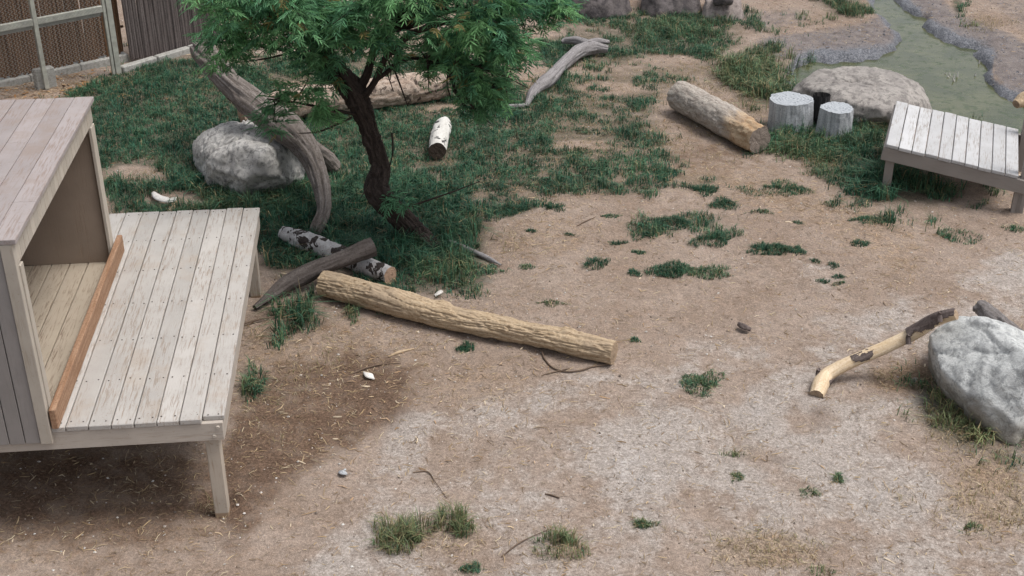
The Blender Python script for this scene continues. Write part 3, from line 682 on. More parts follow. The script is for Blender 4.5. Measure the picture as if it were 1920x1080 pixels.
make_log('grey_log', LP([(1838, 577, .30, .072), (1875, 604, .33, .078), (1912, 634, .36, .080), (1975, 690, .38, .075)]), M['greylog'], M['darkend'], 'rough grey log with dark end lying against the back of the right boulder', 'log', 40, 120, bark(.016, 99, 9, 4, .1))

# ------------------------------------------------------------------ stumps
def stump(name, px, py, z, rx, lean, label, seed, mats=('stump', 'stumptop'), hollow=0.0):
    top = G(px, py, z); b = np.array([top[0]+lean[0], top[1]+lean[1], -.08])
    path = [np.append(b, rx*1.12), np.append(b*.6+top*.4, rx*1.02), np.append(b*.2+top*.8, rx), np.append(top, rx*.985)]
    def d(cyl, th, s, R):
        return grain(.018, seed, .06)(cyl, th, s*0, R)+R*.13*vnoise(np.stack([np.cos(th)*1.3, np.sin(th)*1.3, th*0+seed], -1), seed)+R*.05*vnoise(np.stack([np.cos(th)*4, np.sin(th)*4, th*0+seed], -1), seed+1)
    root = make_log(name, path, M[mats[0]], M[mats[1]], label, 'stump', 64, 50, d, (False, True), base=(b[0], b[1], 0), dish=(0, -hollow))
    for c in root.children:
        if c.name.startswith('cut_end'): c.name = 'cut_top'; c.data.name = 'cut_top'
    return root
stump('white_stump', 1485, 185, .36, .25, (.02, .0), 'wide bleached white tree stump beside the tall grass clump', 5)
stump('white_stump', 1570, 202, .34, .215, (-.01, .0), 'narrower bleached white stump between the wide stump and the platform', 8)
stump('hollow_stump', 1541, 177, .40, .10, (0, 0), 'small dark hollow stump squeezed between two white stumps', 13, ('dark', 'dark'), .16)

# ------------------------------------------------------------------ boulders
def boulder(name, pts, mat, label, k=10, amp=.05, seed=1, sub=5, fine=.012, cat='boulder', strata=None, grow=1.04, chips=26, cr=(.84, .97), cracks=5):
    P = np.array(pts, float)
    bm = bmesh.new()
    for p in P: bm.verts.new(p)
    r = bmesh.ops.convex_hull(bm, input=bm.verts[:]); bm.normal_update()
    c = P.mean(0)
    pl = {}
    for f in bm.faces:
        n = np.array(f.normal); d = n.dot(np.array(f.verts[0].co)-c)
        if d < 0: n, d = -n, -d
        pl[tuple(np.round(np.append(n, d), 2))] = (n, max(d, .02))
    bm.free()
    bm = bmesh.new(); bmesh.ops.create_icosphere(bm, subdivisions=sub, radius=1.0)
    D = np.array([v.co[:] for v in bm.verts]); D /= np.linalg.norm(D, axis=1)[:, None]; F = np.array([[v.index for v in f.verts] for f in bm.faces]); bm.free()
    s = np.zeros(len(D))
    for n, d in pl.values(): s += (np.clip(D@n, 0, None)/d)**k
    R = s**(-1/k)*grow
    gr = np.random.default_rng(seed+100)
    for _ in range(chips):                 # flat chipped faces
        n = gr.normal(size=3); n[2] = abs(n[2])*.8; n /= np.linalg.norm(n)
        pr = D@n; hmax = (R*pr).max()*gr.uniform(*cr)
        cut = np.where(pr > .05, hmax/np.maximum(pr, .05), 1e9); R = np.minimum(R, cut)
    V = c+D*R[:, None]
    sz = P.ptp(0).max() if hasattr(P, 'ptp') else (P.max(0)-P.min(0)).max()
    q = V/sz*4
    ridg = 1-np.abs(fbm(q*np.array([1, 1, 1.6])+seed, 4, seed))*2.5
    V = V+D*(amp*sz*(fbm(q*.7+seed*3.3, 4, seed+3)*1.0)-amp*sz*.5*np.clip(ridg, 0, 1)**4+fine*fbm(V*22, 3, seed+7)+fine*.5*fbm(V*60, 2, seed+8))[:, None]
    for _ in range(cracks):                # joints running through the stone
        n = gr.normal(size=3); n /= np.linalg.norm(n); d = (V-c)@n-gr.uniform(-.28, .28)*sz+.05*sz*fbm(V/sz*5, 3, int(gr.integers(999)))
        V = V-D*(np.exp(-(d/(.0075*sz))**2)*gr.uniform(.010, .022)*sz*np.clip(.6+1.4*fbm(V/sz*3, 2, int(gr.integers(999))), 0, 1))[:, None]
        V = V+D*(np.where(d > 0, 1.0, 0.0)*np.exp(-np.abs(d)/(.12*sz))*gr.uniform(-.008, .012)*sz)[:, None]
    if strata is not None:
        n, fr, am = strata; n = np.array(n)/np.linalg.norm(n); h = V@n*fr+1.2*fbm(V*2.5, 2, seed+5)
        V = V+D*(am*(np.abs((h % 1)-.5)*2-.5)*np.clip(fbm(V*1.7, 2, seed+6)+.4, 0, 1))[:, None]
    b = np.array([c[0], c[1], 0])
    me = mesh_np(name, V-b, [F], True)
    return obj(name, me, mat, None, b, label, cat)
boulder('boulder', [G(370, 318), G(362, 300, .1), G(372, 268, .30), G(400, 246, .45), G(455, 226, .58), G(500, 236, .62), G(540, 262, .55), G(566, 298, .36), G(565, 330, .05), G(540, 352), G(450, 368), G(385, 345),
        G(470, 300, .56), G(410, 300, .40), G(530, 315, .40), G(400, 260), G(540, 270), G(480, 250)], M['rockL'], 'rounded mottled grey boulder under the leaning driftwood trunk', 30, .034, 4, 6, .022, grow=1.11, chips=34, cr=(.88, .98))
boulder('boulder', [G(1740, 630, .44), G(1797, 592, .60), G(1850, 600, .64), G(1940, 680, .64), G(1762, 692, .34), G(1836, 756, .26), G(1904, 808, .14), G(1742, 692), G(1772, 750), G(1852, 816), G(1900, 838), G(2050, 790), G(2040, 690, .45), G(1990, 640), G(1790, 622)],
        M['rockR'], 'large pale angular boulder with the peeled branch propped on it', 90, .010, 9, 6, .007, strata=((.75, -.2, .65), 5.5, .035), grow=1.02, chips=14, cr=(.94, .985), cracks=4)
boulder('boulder', [G(1478, 172, .02), G(1500, 150, .26), G(1535, 132, .36), G(1572, 134, .40), G(1615, 126, .42), G(1680, 131, .40), G(1712, 150, .30), G(1760, 196, .02), G(1700, 215, .22), G(1600, 200, .30), G(1500, 190, .2), G(1600, 235), G(1500, 215), G(1720, 230), G(1690, 170, .36), G(1560, 170, .38)],
        M['rockF'], 'broad flat tan boulder behind the two white stumps at the pond', 24, .035, 14, 6, .012, grow=1.13, chips=34, cr=(.88, .98))
for k, (x0, x1, yb, Yb, yt, dep, lab, mt) in enumerate([
    (1035, 1190, 34, 19.0, -70, 1.3, 'dark shaded boulder behind the driftwood at the top of the lawn', 'rockD'),
    (1196, 1322, 30, 19.1, -55, 1.2, 'slate grey boulder in the row behind the long grass', 'rockD'),
    (1312, 1398, 36, 18.9, -25, 1.0, 'brownish boulder at the end of the row next to the sand', 'rockP'),
    (880, 1040, 26, 19.3, -60, 1.2, 'dark boulder half hidden by the tree foliage', 'rockD')]):
    w = x1-x0
    pts = [PY(x0, yb+4, Yb), PY(x1, yb+4, Yb), PY(x0+.3*w, yb+10, Yb-.12), PY(x0+.04*w, yb-30, Yb+.02), PY(x1-.06*w, yb-26, Yb+.05), PY(x0+.55*w, yb-24, Yb-.12), PY(x0+.12*w, yt+20, Yb+.3), PY(x1-.15*w, yt+10, Yb+.35),
           PY(x0+.5*w, yt, Yb+.5), PY(x0+.2*w, yt, Yb+dep), PY(x1-.2*w, yt, Yb+dep)]
    for q in (0.1, .9): p = PY(x0+q*w, yb, Yb+dep); p[2] = -.1; p[1] = Yb+dep; pts.append(p)
    boulder('boulder', pts, M[mt], lab, 14, .045, 30+k*3, 5, .02)
boulder('boulder', [PY(1340, 14, 18.8), PY(1372, 10, 18.8), PY(1335, -4, 18.75), PY(1378, -6, 18.75), PY(1345, -22, 18.9), PY(1370, -24, 18.9), PY(1340, -6, 19.3), PY(1376, -6, 19.3)], M['rockD'], 'dark round rock perched on the brownish boulder', 8, .05, 77, 4, .01)

# ------------------------------------------------------------------ fence and reed screens (top left)
def pole_me(name, r, h, ns=8, seed=0, jag=True):
    V, Q, lc, fr = tube_np([(0, 0, 0, r), (.002, .003, h*.5, r*1.03), (-.002, 0, h, r*.95)], ns, 6)
    n = len(V); V = np.concatenate([V, [fr[0][-1]]]); t = np.array([[n-1-ns+1+k, n-ns+(k+1) % ns, n] for k in range(ns)])
    t = np.array([[n-ns+k, n-ns+(k+1) % ns, n] for k in range(ns)])
    return mesh_np(name, V, [Q, t], True)
def fence():
    A, B = G(88, 168), G(222, 138); E = G(362, 96)
    d = (B-A)/np.linalg.norm(B-A); rz = math.atan2(d[1], d[0]); span = np.linalg.norm(B-A)
    r = empty('chain_link_fence', A, rz, label='galvanised chain link fence panel with square rails and concrete footings', cat='fence')
    for k, (x, w) in enumerate(((-span*1.9, .055), (0, .055), (span, .075))):
        box('post', x-w/2, x+w/2, -.03, .03, -.1, 2.5, M['galv'], r)
        if x < span: box('footing', x-.10, x+.16, .035, .16, -.1, .26, M['concrete'], r, .012)
    box('post', span-.085, span-.045, -.02, .02, -.1, 2.45, M['galv'], r)
    for a, b_ in ((-span*1.9+.03, -.03), (.03, span-.09)):
        box('rail', a, b_, -.024, .024, .86, .945, M['galv'], r); box('rail', a, b_, .028, .058, .80, .850, M['galvd'], r); box('rail', a, b_, -.02, .02, 2.3, 2.36, M['galv'], r)
        # woven wire: zigzag strands
        vs, qs = [], []; n0 = 0; p = .055
        nw = int((b_-a)/p)
        for i in range(nw):
            m = int(2.25/p)*2
            zz = np.linspace(.03, 2.28, m); xx = a+i*p+p*.5*(np.arange(m) % 2)*2
            c = np.stack([xx, np.full(m, -.032)+.004*(np.arange(m) % 2), zz], -1)
            dd = .0013
            v = np.stack([c+[dd, 0, dd], c+[-dd, dd, 0], c+[0, -dd, -dd]], 1).reshape(-1, 3); vs.append(v)
            idx = np.arange(m-1)[:, None]*3
            for e in range(3): qs.append(np.concatenate([idx+e, idx+(e+1) % 3, idx+3+(e+1) % 3, idx+3+e], 1)+n0)
            n0 += len(v)
        obj('wire_mesh', mesh_np('wire_mesh', np.concatenate(vs), qs), M['galvd'], r, kind='stuff')
    # low concrete kerb running on from the corner post
    k = (E-B); ln = np.linalg.norm(k); kr = math.atan2(k[1], k[0])
    c = empty('concrete_kerb', B, kr, label='low pale concrete kerb running from the fence corner along the lawn', cat='kerb')
    for i in range(3): box('kerb_block', .06+i*ln/2.2, .05+(i+1)*ln/2.2-.006, -.05, .06, -.1, .085, M['concrete'], c, .012)
    # reed screens
    g = np.random.default_rng(12)
    pol = [pole_me('reed', rr, 2.4, 7) for rr in (.021, .025, .028, .023)]
    def screen(a, b_, label, mat, h0=0.0, step=.036):
        L = np.linalg.norm(b_-a); dd = (b_-a)/L
        s = empty('reed_screen', (a[0], a[1], 0), 0, label=label, cat='screen')
        n = int(L/step)
        for i in range(n):
            me = pol[g.integers(4)].copy() if False else None
            key = (mat, int(g.integers(4)))
            if key not in cache:
                m = pol[key[1]].copy(); m.materials.append(M[mat]); cache[key] = m
            o = obj('reed', cache[key], None, s, tuple(dd*(i*step)+np.array([g.uniform(-.004, .004), g.uniform(-.012, .012), h0+g.uniform(-.03, .03)])))
            o.rotation_euler = (g.uniform(-.012, .012), g.uniform(-.012, .012), g.uniform(0, 6))
        zb = h0+.5
        for zz in (h0+.35, h0+1.3, h0+2.1):
            me = box_me('tie_rail', L, .02, .03, 0)
            o = obj('tie_rail', me, M[mat], s, tuple((b_-a)*.5*[1, 1, 0]+np.array([0, .035, zz]))); o.rotation_euler = (0, 0, math.atan2(dd[1], dd[0]))
        return s
    cache = {}
    a0, b0 = G(-260, 205, .10), G(236, 97, .10)
    screen(a0, b0, 'brown reed screen standing behind the chain link fence', 'reed', .10)
    screen(G(246, 108, .05), G(420, 74, .05), 'grey upright reed screen next to the corner fence post', 'reedg', .02, .032)
    # footing strip of the brown screen
    L = np.linalg.norm(b0-a0); st_ = empty('concrete_strip', (a0[0], a0[1], 0), math.atan2(b0[1]-a0[1], b0[0]-a0[0]), label='concrete footing strip under the brown reed screen', cat='footing')
    n = 5
    for i in range(n): box('strip_block', i*L/n, (i+1)*L/n-.008, -.09, .09, -.1, .09, M['concrete'], st_, .01)
fence()

# ------------------------------------------------------------------ tree
def tree():
    g = np.random.default_rng(21)
    base = G(782, 446)
    r = empty('mesquite_tree', (base[0], base[1], 0), label='dark leaning feathery leaved tree growing out of the grass', cat='tree')
    b3 = np.array([base[0], base[1], 0])
    TY = 11.45
    def pp(lst): return np.array([np.append(PY(x, y, yy), rad) for x, y, yy, rad in lst])
    def part(name, path, ns, nr, disp):
        V, Q, lc, fr = tube_np(path, ns, nr, disp)
        n = len(V); V = np.concatenate([V, [fr[0][-1]]]); t = np.array([[n-ns+k, n-ns+(k+1) % ns, n] for k in range(ns)])
        me = mesh_np(name, V-b3, [Q, t], True); set_attr(me, 'lc', np.concatenate([lc, lc[-1:]]), 'FLOAT_VECTOR'); obj(name, me, M['trunk'], r); return spline(path, 60)
    trunk = pp([(822, 492, 11.1, .16), (800, 462, 11.25, .16), (775, 432, 11.35, .15), (738, 394, 11.32, .14), (706, 354, 11.42, .13), (712, 318, 11.5, .112), (700, 268, 11.5, .115), (682, 218, 11.5, .115), (662, 172, 11.5, .12), (635, 138, 11.5, .115), (614, 104, 11.5, .085), (600, 60, 11.5, .07), (592, -10, 11.45, .06), (600, -120, 11.4, .04)])
    trunk[:, 3] *= .9
    limbs = [part('trunk', trunk, 64, 280, bark(.034, 101, 14, 5, .14))]
    for l in [
        [(668, 176, 11.5, .05), (688, 140, 11.55, .042), (700, 100, 11.6, .036), (740, 40, 11.5, .034), (800, -20, 11.3, .03), (880, -60, 11.1, .02)],
        [(676, 190, 11.48, .045), (704, 150, 11.4, .034), (722, 110, 11.3, .03), (770, 66, 11.1, .028), (850, 40, 10.9, .024), (930, 60, 10.8, .014)],
        [(614, 104, 11.5, .07), (560, 60, 11.6, .045), (500, 20, 11.7, .035), (430, 0, 11.8, .02)],
        [(602, 66, 11.5, .06), (680, 10, 11.2, .04), (760, -60, 11.0, .03), (900, -90, 10.9, .02)],
        [(740, 40, 11.5, .10), (768, 34, 11.45, .09), (840, 20, 11.5, .03), (960, 10, 11.7, .02), (1040, 0, 11.8, .012)],
        [(600, 40, 11.5, .045), (520, -30, 11.0, .03), (440, -60, 10.8, .02)],
        [(596, 0, 11.5, .05), (640, -80, 12.2, .035), (720, -120, 12.8, .02)],
        [(705, 150, 11.4, .025), (770, 110, 11.4, .018), (832, 130, 11.4, .016), (860, 180, 11.35, .013), (880, 210, 11.3, .007)],
        [(800, 60, 11.2, .02), (850, 120, 11.2, .016), (905, 160, 11.2, .012), (950, 195, 11.2, .007)],
        [(596, 120, 11.5, .02), (540, 96, 11.45, .017), (470, 84, 11.4, .014), (400, 78, 11.4, .008)],
        [(672, 215, 11.45, .02), (620, 205, 11.3, .015), (570, 195, 11.2, .012), (500, 185, 11.1, .007)]]:
        limbs.append(part('limb', pp(l), 14, 50, grain(.006, int(g.integers(999)), .15)))
    LPT = np.concatenate([l[:, :3] for l in limbs]); 
    # clusters of leaves: where the crown hangs
    tg = []
    def put(n, x0, x1, y0, y1, Y0, Y1, f=None):
        c = 0
        while c < n:
            x, y, yy = g.uniform(x0, x1), g.uniform(y0, y1), g.uniform(Y0, Y1)
            if f and not f(x, y): continue
            tg.append(PY(x, y, yy)); c += 1
    put(122, 372, 1000, -50, 66, 10.2, 12.0, lambda x, y: not (735 < x < 780 and y > 20) and (x < 940 or y < 30))
    put(28, 370, 620, 10, 74, 10.6, 11.7, lambda x, y: y < 84-.25*abs(x-520))
    put(26, 560, 740, 40, 100, 10.7, 11.3)
    put(54, 780, 1000, 60, 190, 10.7, 12.0, lambda x, y: y < 60+1.05*(x-770) and y > 20+(x-780)*.18 and (x < 945 or y < 130))
    put(9, 1000, 1062, -10, 40, 11.2, 12.0)
    put(10, 720, 900, 70, 130, 11.0, 11.8)
    put(5, 385, 470, 70, 125, 10.9, 11.5); put(7, 480, 640, 90, 165, 10.9, 11.4); put(3, 505, 540, 170, 200, 11.0, 11.3); put(2, 505, 520, 228, 240, 11.0, 11.2); put(2, 540, 640, 170, 215, 11.0, 11.3)
    put(1, 735, 760, 350, 380, 11.0, 11.25); put(5, 860, 930, 170, 205, 11.2, 11.4)
    for k in range(34):                    # the crown above the picture
        while True:
            q = g.uniform(-1, 1, 3)
            if q.dot(q) < 1: break
        tg.append(np.array([-1.25, 11.0, 3.3])+q*np.array([2.4, 1.5, .8]))
    tg = np.array(tg)
    # leaf templates: a stalk with paired feathery fingers made of small leaflets
    def finger(L, wl):
        us = np.array([0, .25, .7, 1.0]); ws = np.array([.3, 1.0, .85, .12])*wl
        v = []
        for u, w in zip(us, ws): v += [(u*L, -w, .25*w), (u*L, 0, -.002), (u*L, w, .25*w)]
        f = []
        for i in range(3):
            k = i*3; f += [[k, k+3, k+4, k+1], [k+1, k+4, k+5, k+2]]
        return np.array(v), np.array(f)
    def rot(ax, a):
        return np.array(Matrix.Rotation(a, 3, ax))
    temps = []
    for t_ in range(10):
        V, F = [], []; n = 0; npair = g.integers(3, 6); RL = g.uniform(.07, .13)
        for i in range(npair+1):
            u = RL*(i+.7)/(npair+.7)
            for sgn in ((-1, 1) if i < npair else (0,)):
                v, f = finger(g.uniform(.040, .085), g.uniform(.0042, .0066))
                v[:, 2] -= 2.2*v[:, 0]**2*g.uniform(.5, 1.6)
                v = v@rot('X', g.uniform(-.5, .5)).T@rot('Z', sgn*g.uniform(.45, .95)).T+np.array([u, 0, -.8*u*u])
                V.append(v); F.append(f+n); n += len(v)
        temps.append((np.concatenate(V), np.concatenate(F), len(V)))
    AV, AF, AC = [], [], []; nv = 0; TW = []
    for p in tg:
        d = np.linalg.norm(LPT-p, axis=1)+np.where(LPT[:, 2] < 1.2, 1.5, 0); k = int(np.argmin(d*g.uniform(.8, 1.3, len(d)))); s = LPT[k]
        low = p[2] < 1.25 and p[1] < 11.3
        if low: s = LPT[int(np.argmin(np.linalg.norm(LPT-p, axis=1)))]
        mid = (s+p)/2+np.array([g.uniform(-.08, .08), g.uniform(-.08, .08), .10*np.linalg.norm(p-s)])
        path = np.array([np.append(s, .009), np.append(mid, .006), np.append(p, .003)])
        S = spline(path, 12); TW.append(path)
        out = p-s; out[2] = 0; out = out/(np.linalg.norm(out)+1e-6)
        cl = g.uniform(.0, 1)
        nleaf = int(g.integers(17, 27))
        for i in range(nleaf):
            u = g.uniform(.15, 1.0)**.6; q = S[min(11, int(u*11.99)), :3]+g.normal(0, .06, 3)
            V, F, nf = temps[g.integers(10)]
            az = math.atan2(out[1], out[0])+g.normal(0, 1.3); sc = g.uniform(.8, 1.25)
            Rm = rot('Z', az)@rot('Y', g.uniform(-.25, .75))@rot('X', g.uniform(-.4, .4))
            AV.append(V*sc@Rm.T+q); AF.append(F+nv); nv += len(V)
            hh = np.clip((q[2]-1.2)/1.6, 0, 1)
            c0 = np.array([.09, .235, .14])*(1-cl)+np.array([.18, .36, .155])*cl
            if g.random() < .03: c0 = np.array([.26, .22, .09])
            AC.append(np.repeat(c0*g.uniform(.55, 1.45, (nf, 1))*g.uniform(.75, 1.25), 12, 0))
    AV = np.concatenate(AV)
    me = mesh_np('foliage', AV-b3, [np.concatenate(AF)]); set_attr(me, 'col', np.concatenate(AC), 'FLOAT_COLOR'); obj('foliage', me, M['leaf'], r, kind='stuff')
    # bare drooping twigs too
    for (a, c_) in [((842, 130, 11.4), (846, 188, 11.35)), ((724, 96, 11.4), (738, 172, 11.35)), ((716, 92, 11.3), (732, 150, 11.2)), ((800, 100, 11.3), (804, 170, 11.3)), ((850, 170, 11.3), (868, 215, 11.3)), ((870, 180, 11.2), (920, 232, 11.2)), ((700, 150, 11.45), (668, 178, 11.4)), ((735, 120, 11.3), (765, 200, 11.2)), ((905, 160, 11.2), (935, 205, 11.2)), ((690, 345, 11.3), (676, 372, 11.2)), ((735, 250, 11.3), (728, 320, 11.3)), ((760, 390, 11.2), (900, 340, 11.1)), ((540, 100, 11.4), (440, 118, 11.4)), ((660, 220, 11.4), (560, 250, 11.2)), ((880, 120, 11.1), (990, 165, 11.2))]:
        s, p = PY(*a), PY(*c_); TW.append(np.array([np.append(s, .011), np.append((s+p)/2+g.normal(0, .03, 3), .008), np.append(p, .004)]))
    vs, qs, lcs, n0 = [], [], [], 0
    for path in TW:
        V, Q, lc, fr = tube_np(path, 5, 8); vs.append(V); qs.append(Q+n0); lcs.append(lc); n0 += len(V)
    me = mesh_np('twigs', np.concatenate(vs)-b3, [np.concatenate(qs)], True); set_attr(me, 'lc', np.concatenate(lcs), 'FLOAT_VECTOR'); obj('twigs', me, M['trunk'], r, kind='stuff')
tree()

# ------------------------------------------------------------------ grass
def blades(P, h, wid, lean, colr, g):
    """P (n,3) roots -> one mesh of bent tapering blades; neighbours lean alike, as tussocks do"""
    n = len(P); az = 9*vnoise(P[:, :2]*7.0, 91)+g.normal(0, .75, n); d = np.stack([np.cos(az), np.sin(az), np.zeros(n)], -1); s = np.stack([-d[:, 1], d[:, 0], np.zeros(n)], -1)
    up = np.array([0, 0, 1.0]); ln = lean[:, None]
    m = P+(d*ln*.35+up*(1-.15*ln))*(h*.55)[:, None]; t = P+(d*ln*1.0+up*np.maximum(.12, 1-.55*ln))*h[:, None]
    w = wid[:, None]*.5
    V = np.stack([P-s*w, P+s*w, m+s*w*.8, m-s*w*.8, t], 1).reshape(-1, 3)
    k = np.arange(n)[:, None]*5
    Q = np.concatenate([k, k+1, k+2, k+3], 1); T = np.concatenate([k+3, k+2, k+4], 1)
    return V, Q, T, np.repeat(colr, 5, 0)
def grass_mesh(name, P, h, wid, lean, c, g, b=np.zeros(3)):
    V, Q, T, C = blades(P, h, wid, lean, c, g)
    me = mesh_np(name, V-b, [Q, T]); set_attr(me, 'col', C, 'FLOAT_COLOR'); return me
def gcol(n, x, y, g, yel):
    """greens: cool dark to yellow, some straw"""
    v = .5+.5*fbm(np.stack([x, y], -1)*1.6, 3, 201)
    cool = np.array([.026, .090, .062]); mid = np.array([.056, .150, .080]); ylw = np.array([.19, .215, .10]); straw = np.array([.27, .215, .12])
    k = np.clip(v*.9+g.normal(0, .25, n), 0, 1)[:, None]; c = cool*(1-k)+mid*k
    yy = np.clip(yel+g.normal(0, .22, n), 0, 1)[:, None]; c = c*(1-yy)+ylw*yy
    st_ = g.random(n) < .045+.28*yel; c[st_] = straw*g.uniform(.6, 1.2, (st_.sum(), 1))
    return c*g.uniform(.5, 1.45, (n, 1))
g = np.random.default_rng(33)
n = 1000000
x = g.uniform(-9, 9, n); y = g.uniform(6.3, 21.5, n)
px, py = proj(np.stack([x, y, np.zeros(n)], -1)); inside = (px > -250) & (px < 2150) & (py > -160)
x, y, px, py = x[inside], y[inside], px[inside], py[inside]
xy = np.stack([x, y], -1)
dn = sample(M_grass, px+42*fbm(xy*1.7, 3, 301), py+24*fbm(xy*1.7+9, 3, 303))
nz = fbm(xy*1.9, 4, 61)*.8+fbm(xy*6.0, 3, 67)*.75
keep = sstep(.40, .78, dn+nz*.66*(1.25-dn*.55))*sstep(.03, .2, dn)
dry = sample(M_dry, px, py)
sel = g.random(len(x)) < keep*.85
x, y, px, py, dn, nz, kp = x[sel], y[sel], px[sel], py[sel], dn[sel], nz[sel], keep[sel]
m = len(x); print('grass blades', m)
tall = build_map([([(1340, 110), (1510, 105), (1510, 170), (1440, 235), (1340, 170)], 1.0), (1640, 215, 45, 45, 1.0), (1800, 200, 60, 26, .7), (1540, 262, 110, 40, .9), (1668, 352, 60, 30, 1.6), (1760, 345, 130, 30, 1.1), (540, 600, 60, 50, 1.0), ([(330, 330), (480, 350), (620, 320), (820, 330), (930, 400), (870, 550), (600, 480), (500, 540), (330, 400)], .7), (1250, 60, 120, 22, .5), (1570, 10, 70, 26, .6), (1810, 790, 90, 60, .5), (460, 722, 24, 40, .5)])
tl = sample(tall, px, py)
cl_ = .5+.5*vnoise(np.stack([x, y], -1)*8.5, 93)
h = (.05+.07*np.clip(nz+.4, 0, 1)+.13*tl)*(.45+1.1*cl_)*g.uniform(.5, 1.3, m)
M_yel = build_map([([(1340, 100), (1510, 100), (1510, 160), (1440, 235), (1340, 170)], .45), (1640, 215, 45, 45, .35), (1810, 790, 120, 90, .85), (1800, 205, 80, 26, .35), (1500, 300, 100, 40, .3), (560, 600, 80, 60, .12), (1560, 20, 80, 40, .25), (1250, 60, 160, 30, .2), (460, 722, 24, 40, .3), (1760, 350, 110, 30, .15), (660, 592, 24, 24, .5), (1845, 46, 46, 14, .9), (430, 380, 100, 30, .2), (850, 520, 80, 30, .2)])
c = gcol(m, x, y, g, np.clip(sample(M_yel, px, py)+.18*np.clip(fbm(xy[sel]*1.3, 3, 207), 0, 1)+.15*(1-np.clip(dn, 0, 1)), 0, 1))
P = np.stack([x, y, terrain(x, y)-.004], -1)
c *= (.62+.76*(.5+.5*vnoise(np.stack([x, y], -1)*8.5, 97)))[:, None]
wid = g.uniform(.005, .0105, m)*(1+.25*tl); lean = np.clip(g.normal(.7, .35, m), .05, 1.5)
obj('grass', grass_mesh('grass', P, h, wid, lean, c, g), M['grass'], label='patchy dark green grass spreading over the yard', cat='grass', kind='stuff')

M_dg = build_map([(1430, 1030, 120, 46, .85), (1860, 930, 110, 100, .7), (1790, 800, 80, 60, .75), (800, 1020, 90, 40, .5), (1060, 1030, 60, 40, .5), (1690, 712, 76, 30, .6), (1560, 290, 90, 30, .6), (1500, 160, 60, 30, .4), (1400, 850, 50, 20, .5), (1700, 930, 40, 26, .5),
    ([(440, 620), (600, 600), (720, 640), (640, 740), (520, 860), (440, 800)], .34), (1845, 46, 60, 18, .8), (560, 170, 100, 30, .5), ([(860, 110), (1480, 90), (1420, 300), (1000, 400)], .45), ([(200, 140), (640, 110), (900, 200), (900, 540), (500, 520), (210, 400)], .3), (960, 460, 60, 40, .5), (410, 960, 60, 40, .5)])
n = 260000; x = g.uniform(-9, 9, n); y = g.uniform(6.2, 21, n); px, py = proj(np.stack([x, y, np.zeros(n)], -1))
dd = sample(M_dg, px, py); xy = np.stack([x, y], -1)
sel = (px > -150) & (px < 2070) & (py > -120) & (g.random(n) < sstep(.25, .9, dd+.45*fbm(xy*4, 3, 71))*sstep(.02, .2, dd)); x, y = x[sel], y[sel]; m = len(x); print('dry blades', m)
c = np.array([(.34, .265, .155), (.40, .325, .20), (.26, .19, .11), (.22, .20, .09), (.16, .165, .075)])[g.choice(5, m, p=[.3, .25, .2, .15, .1])]*g.uniform(.6, 1.25, (m, 1))
obj('dry_grass', grass_mesh('dry_grass', np.stack([x, y, terrain(x, y)-.003], -1), g.uniform(.03, .09, m), g.uniform(.003, .006, m), np.clip(g.normal(1.1, .35, m), .2, 1.7), c, g), M['grass'], label='thin dry straw coloured grass in worn patches of dirt', cat='grass', kind='stuff')

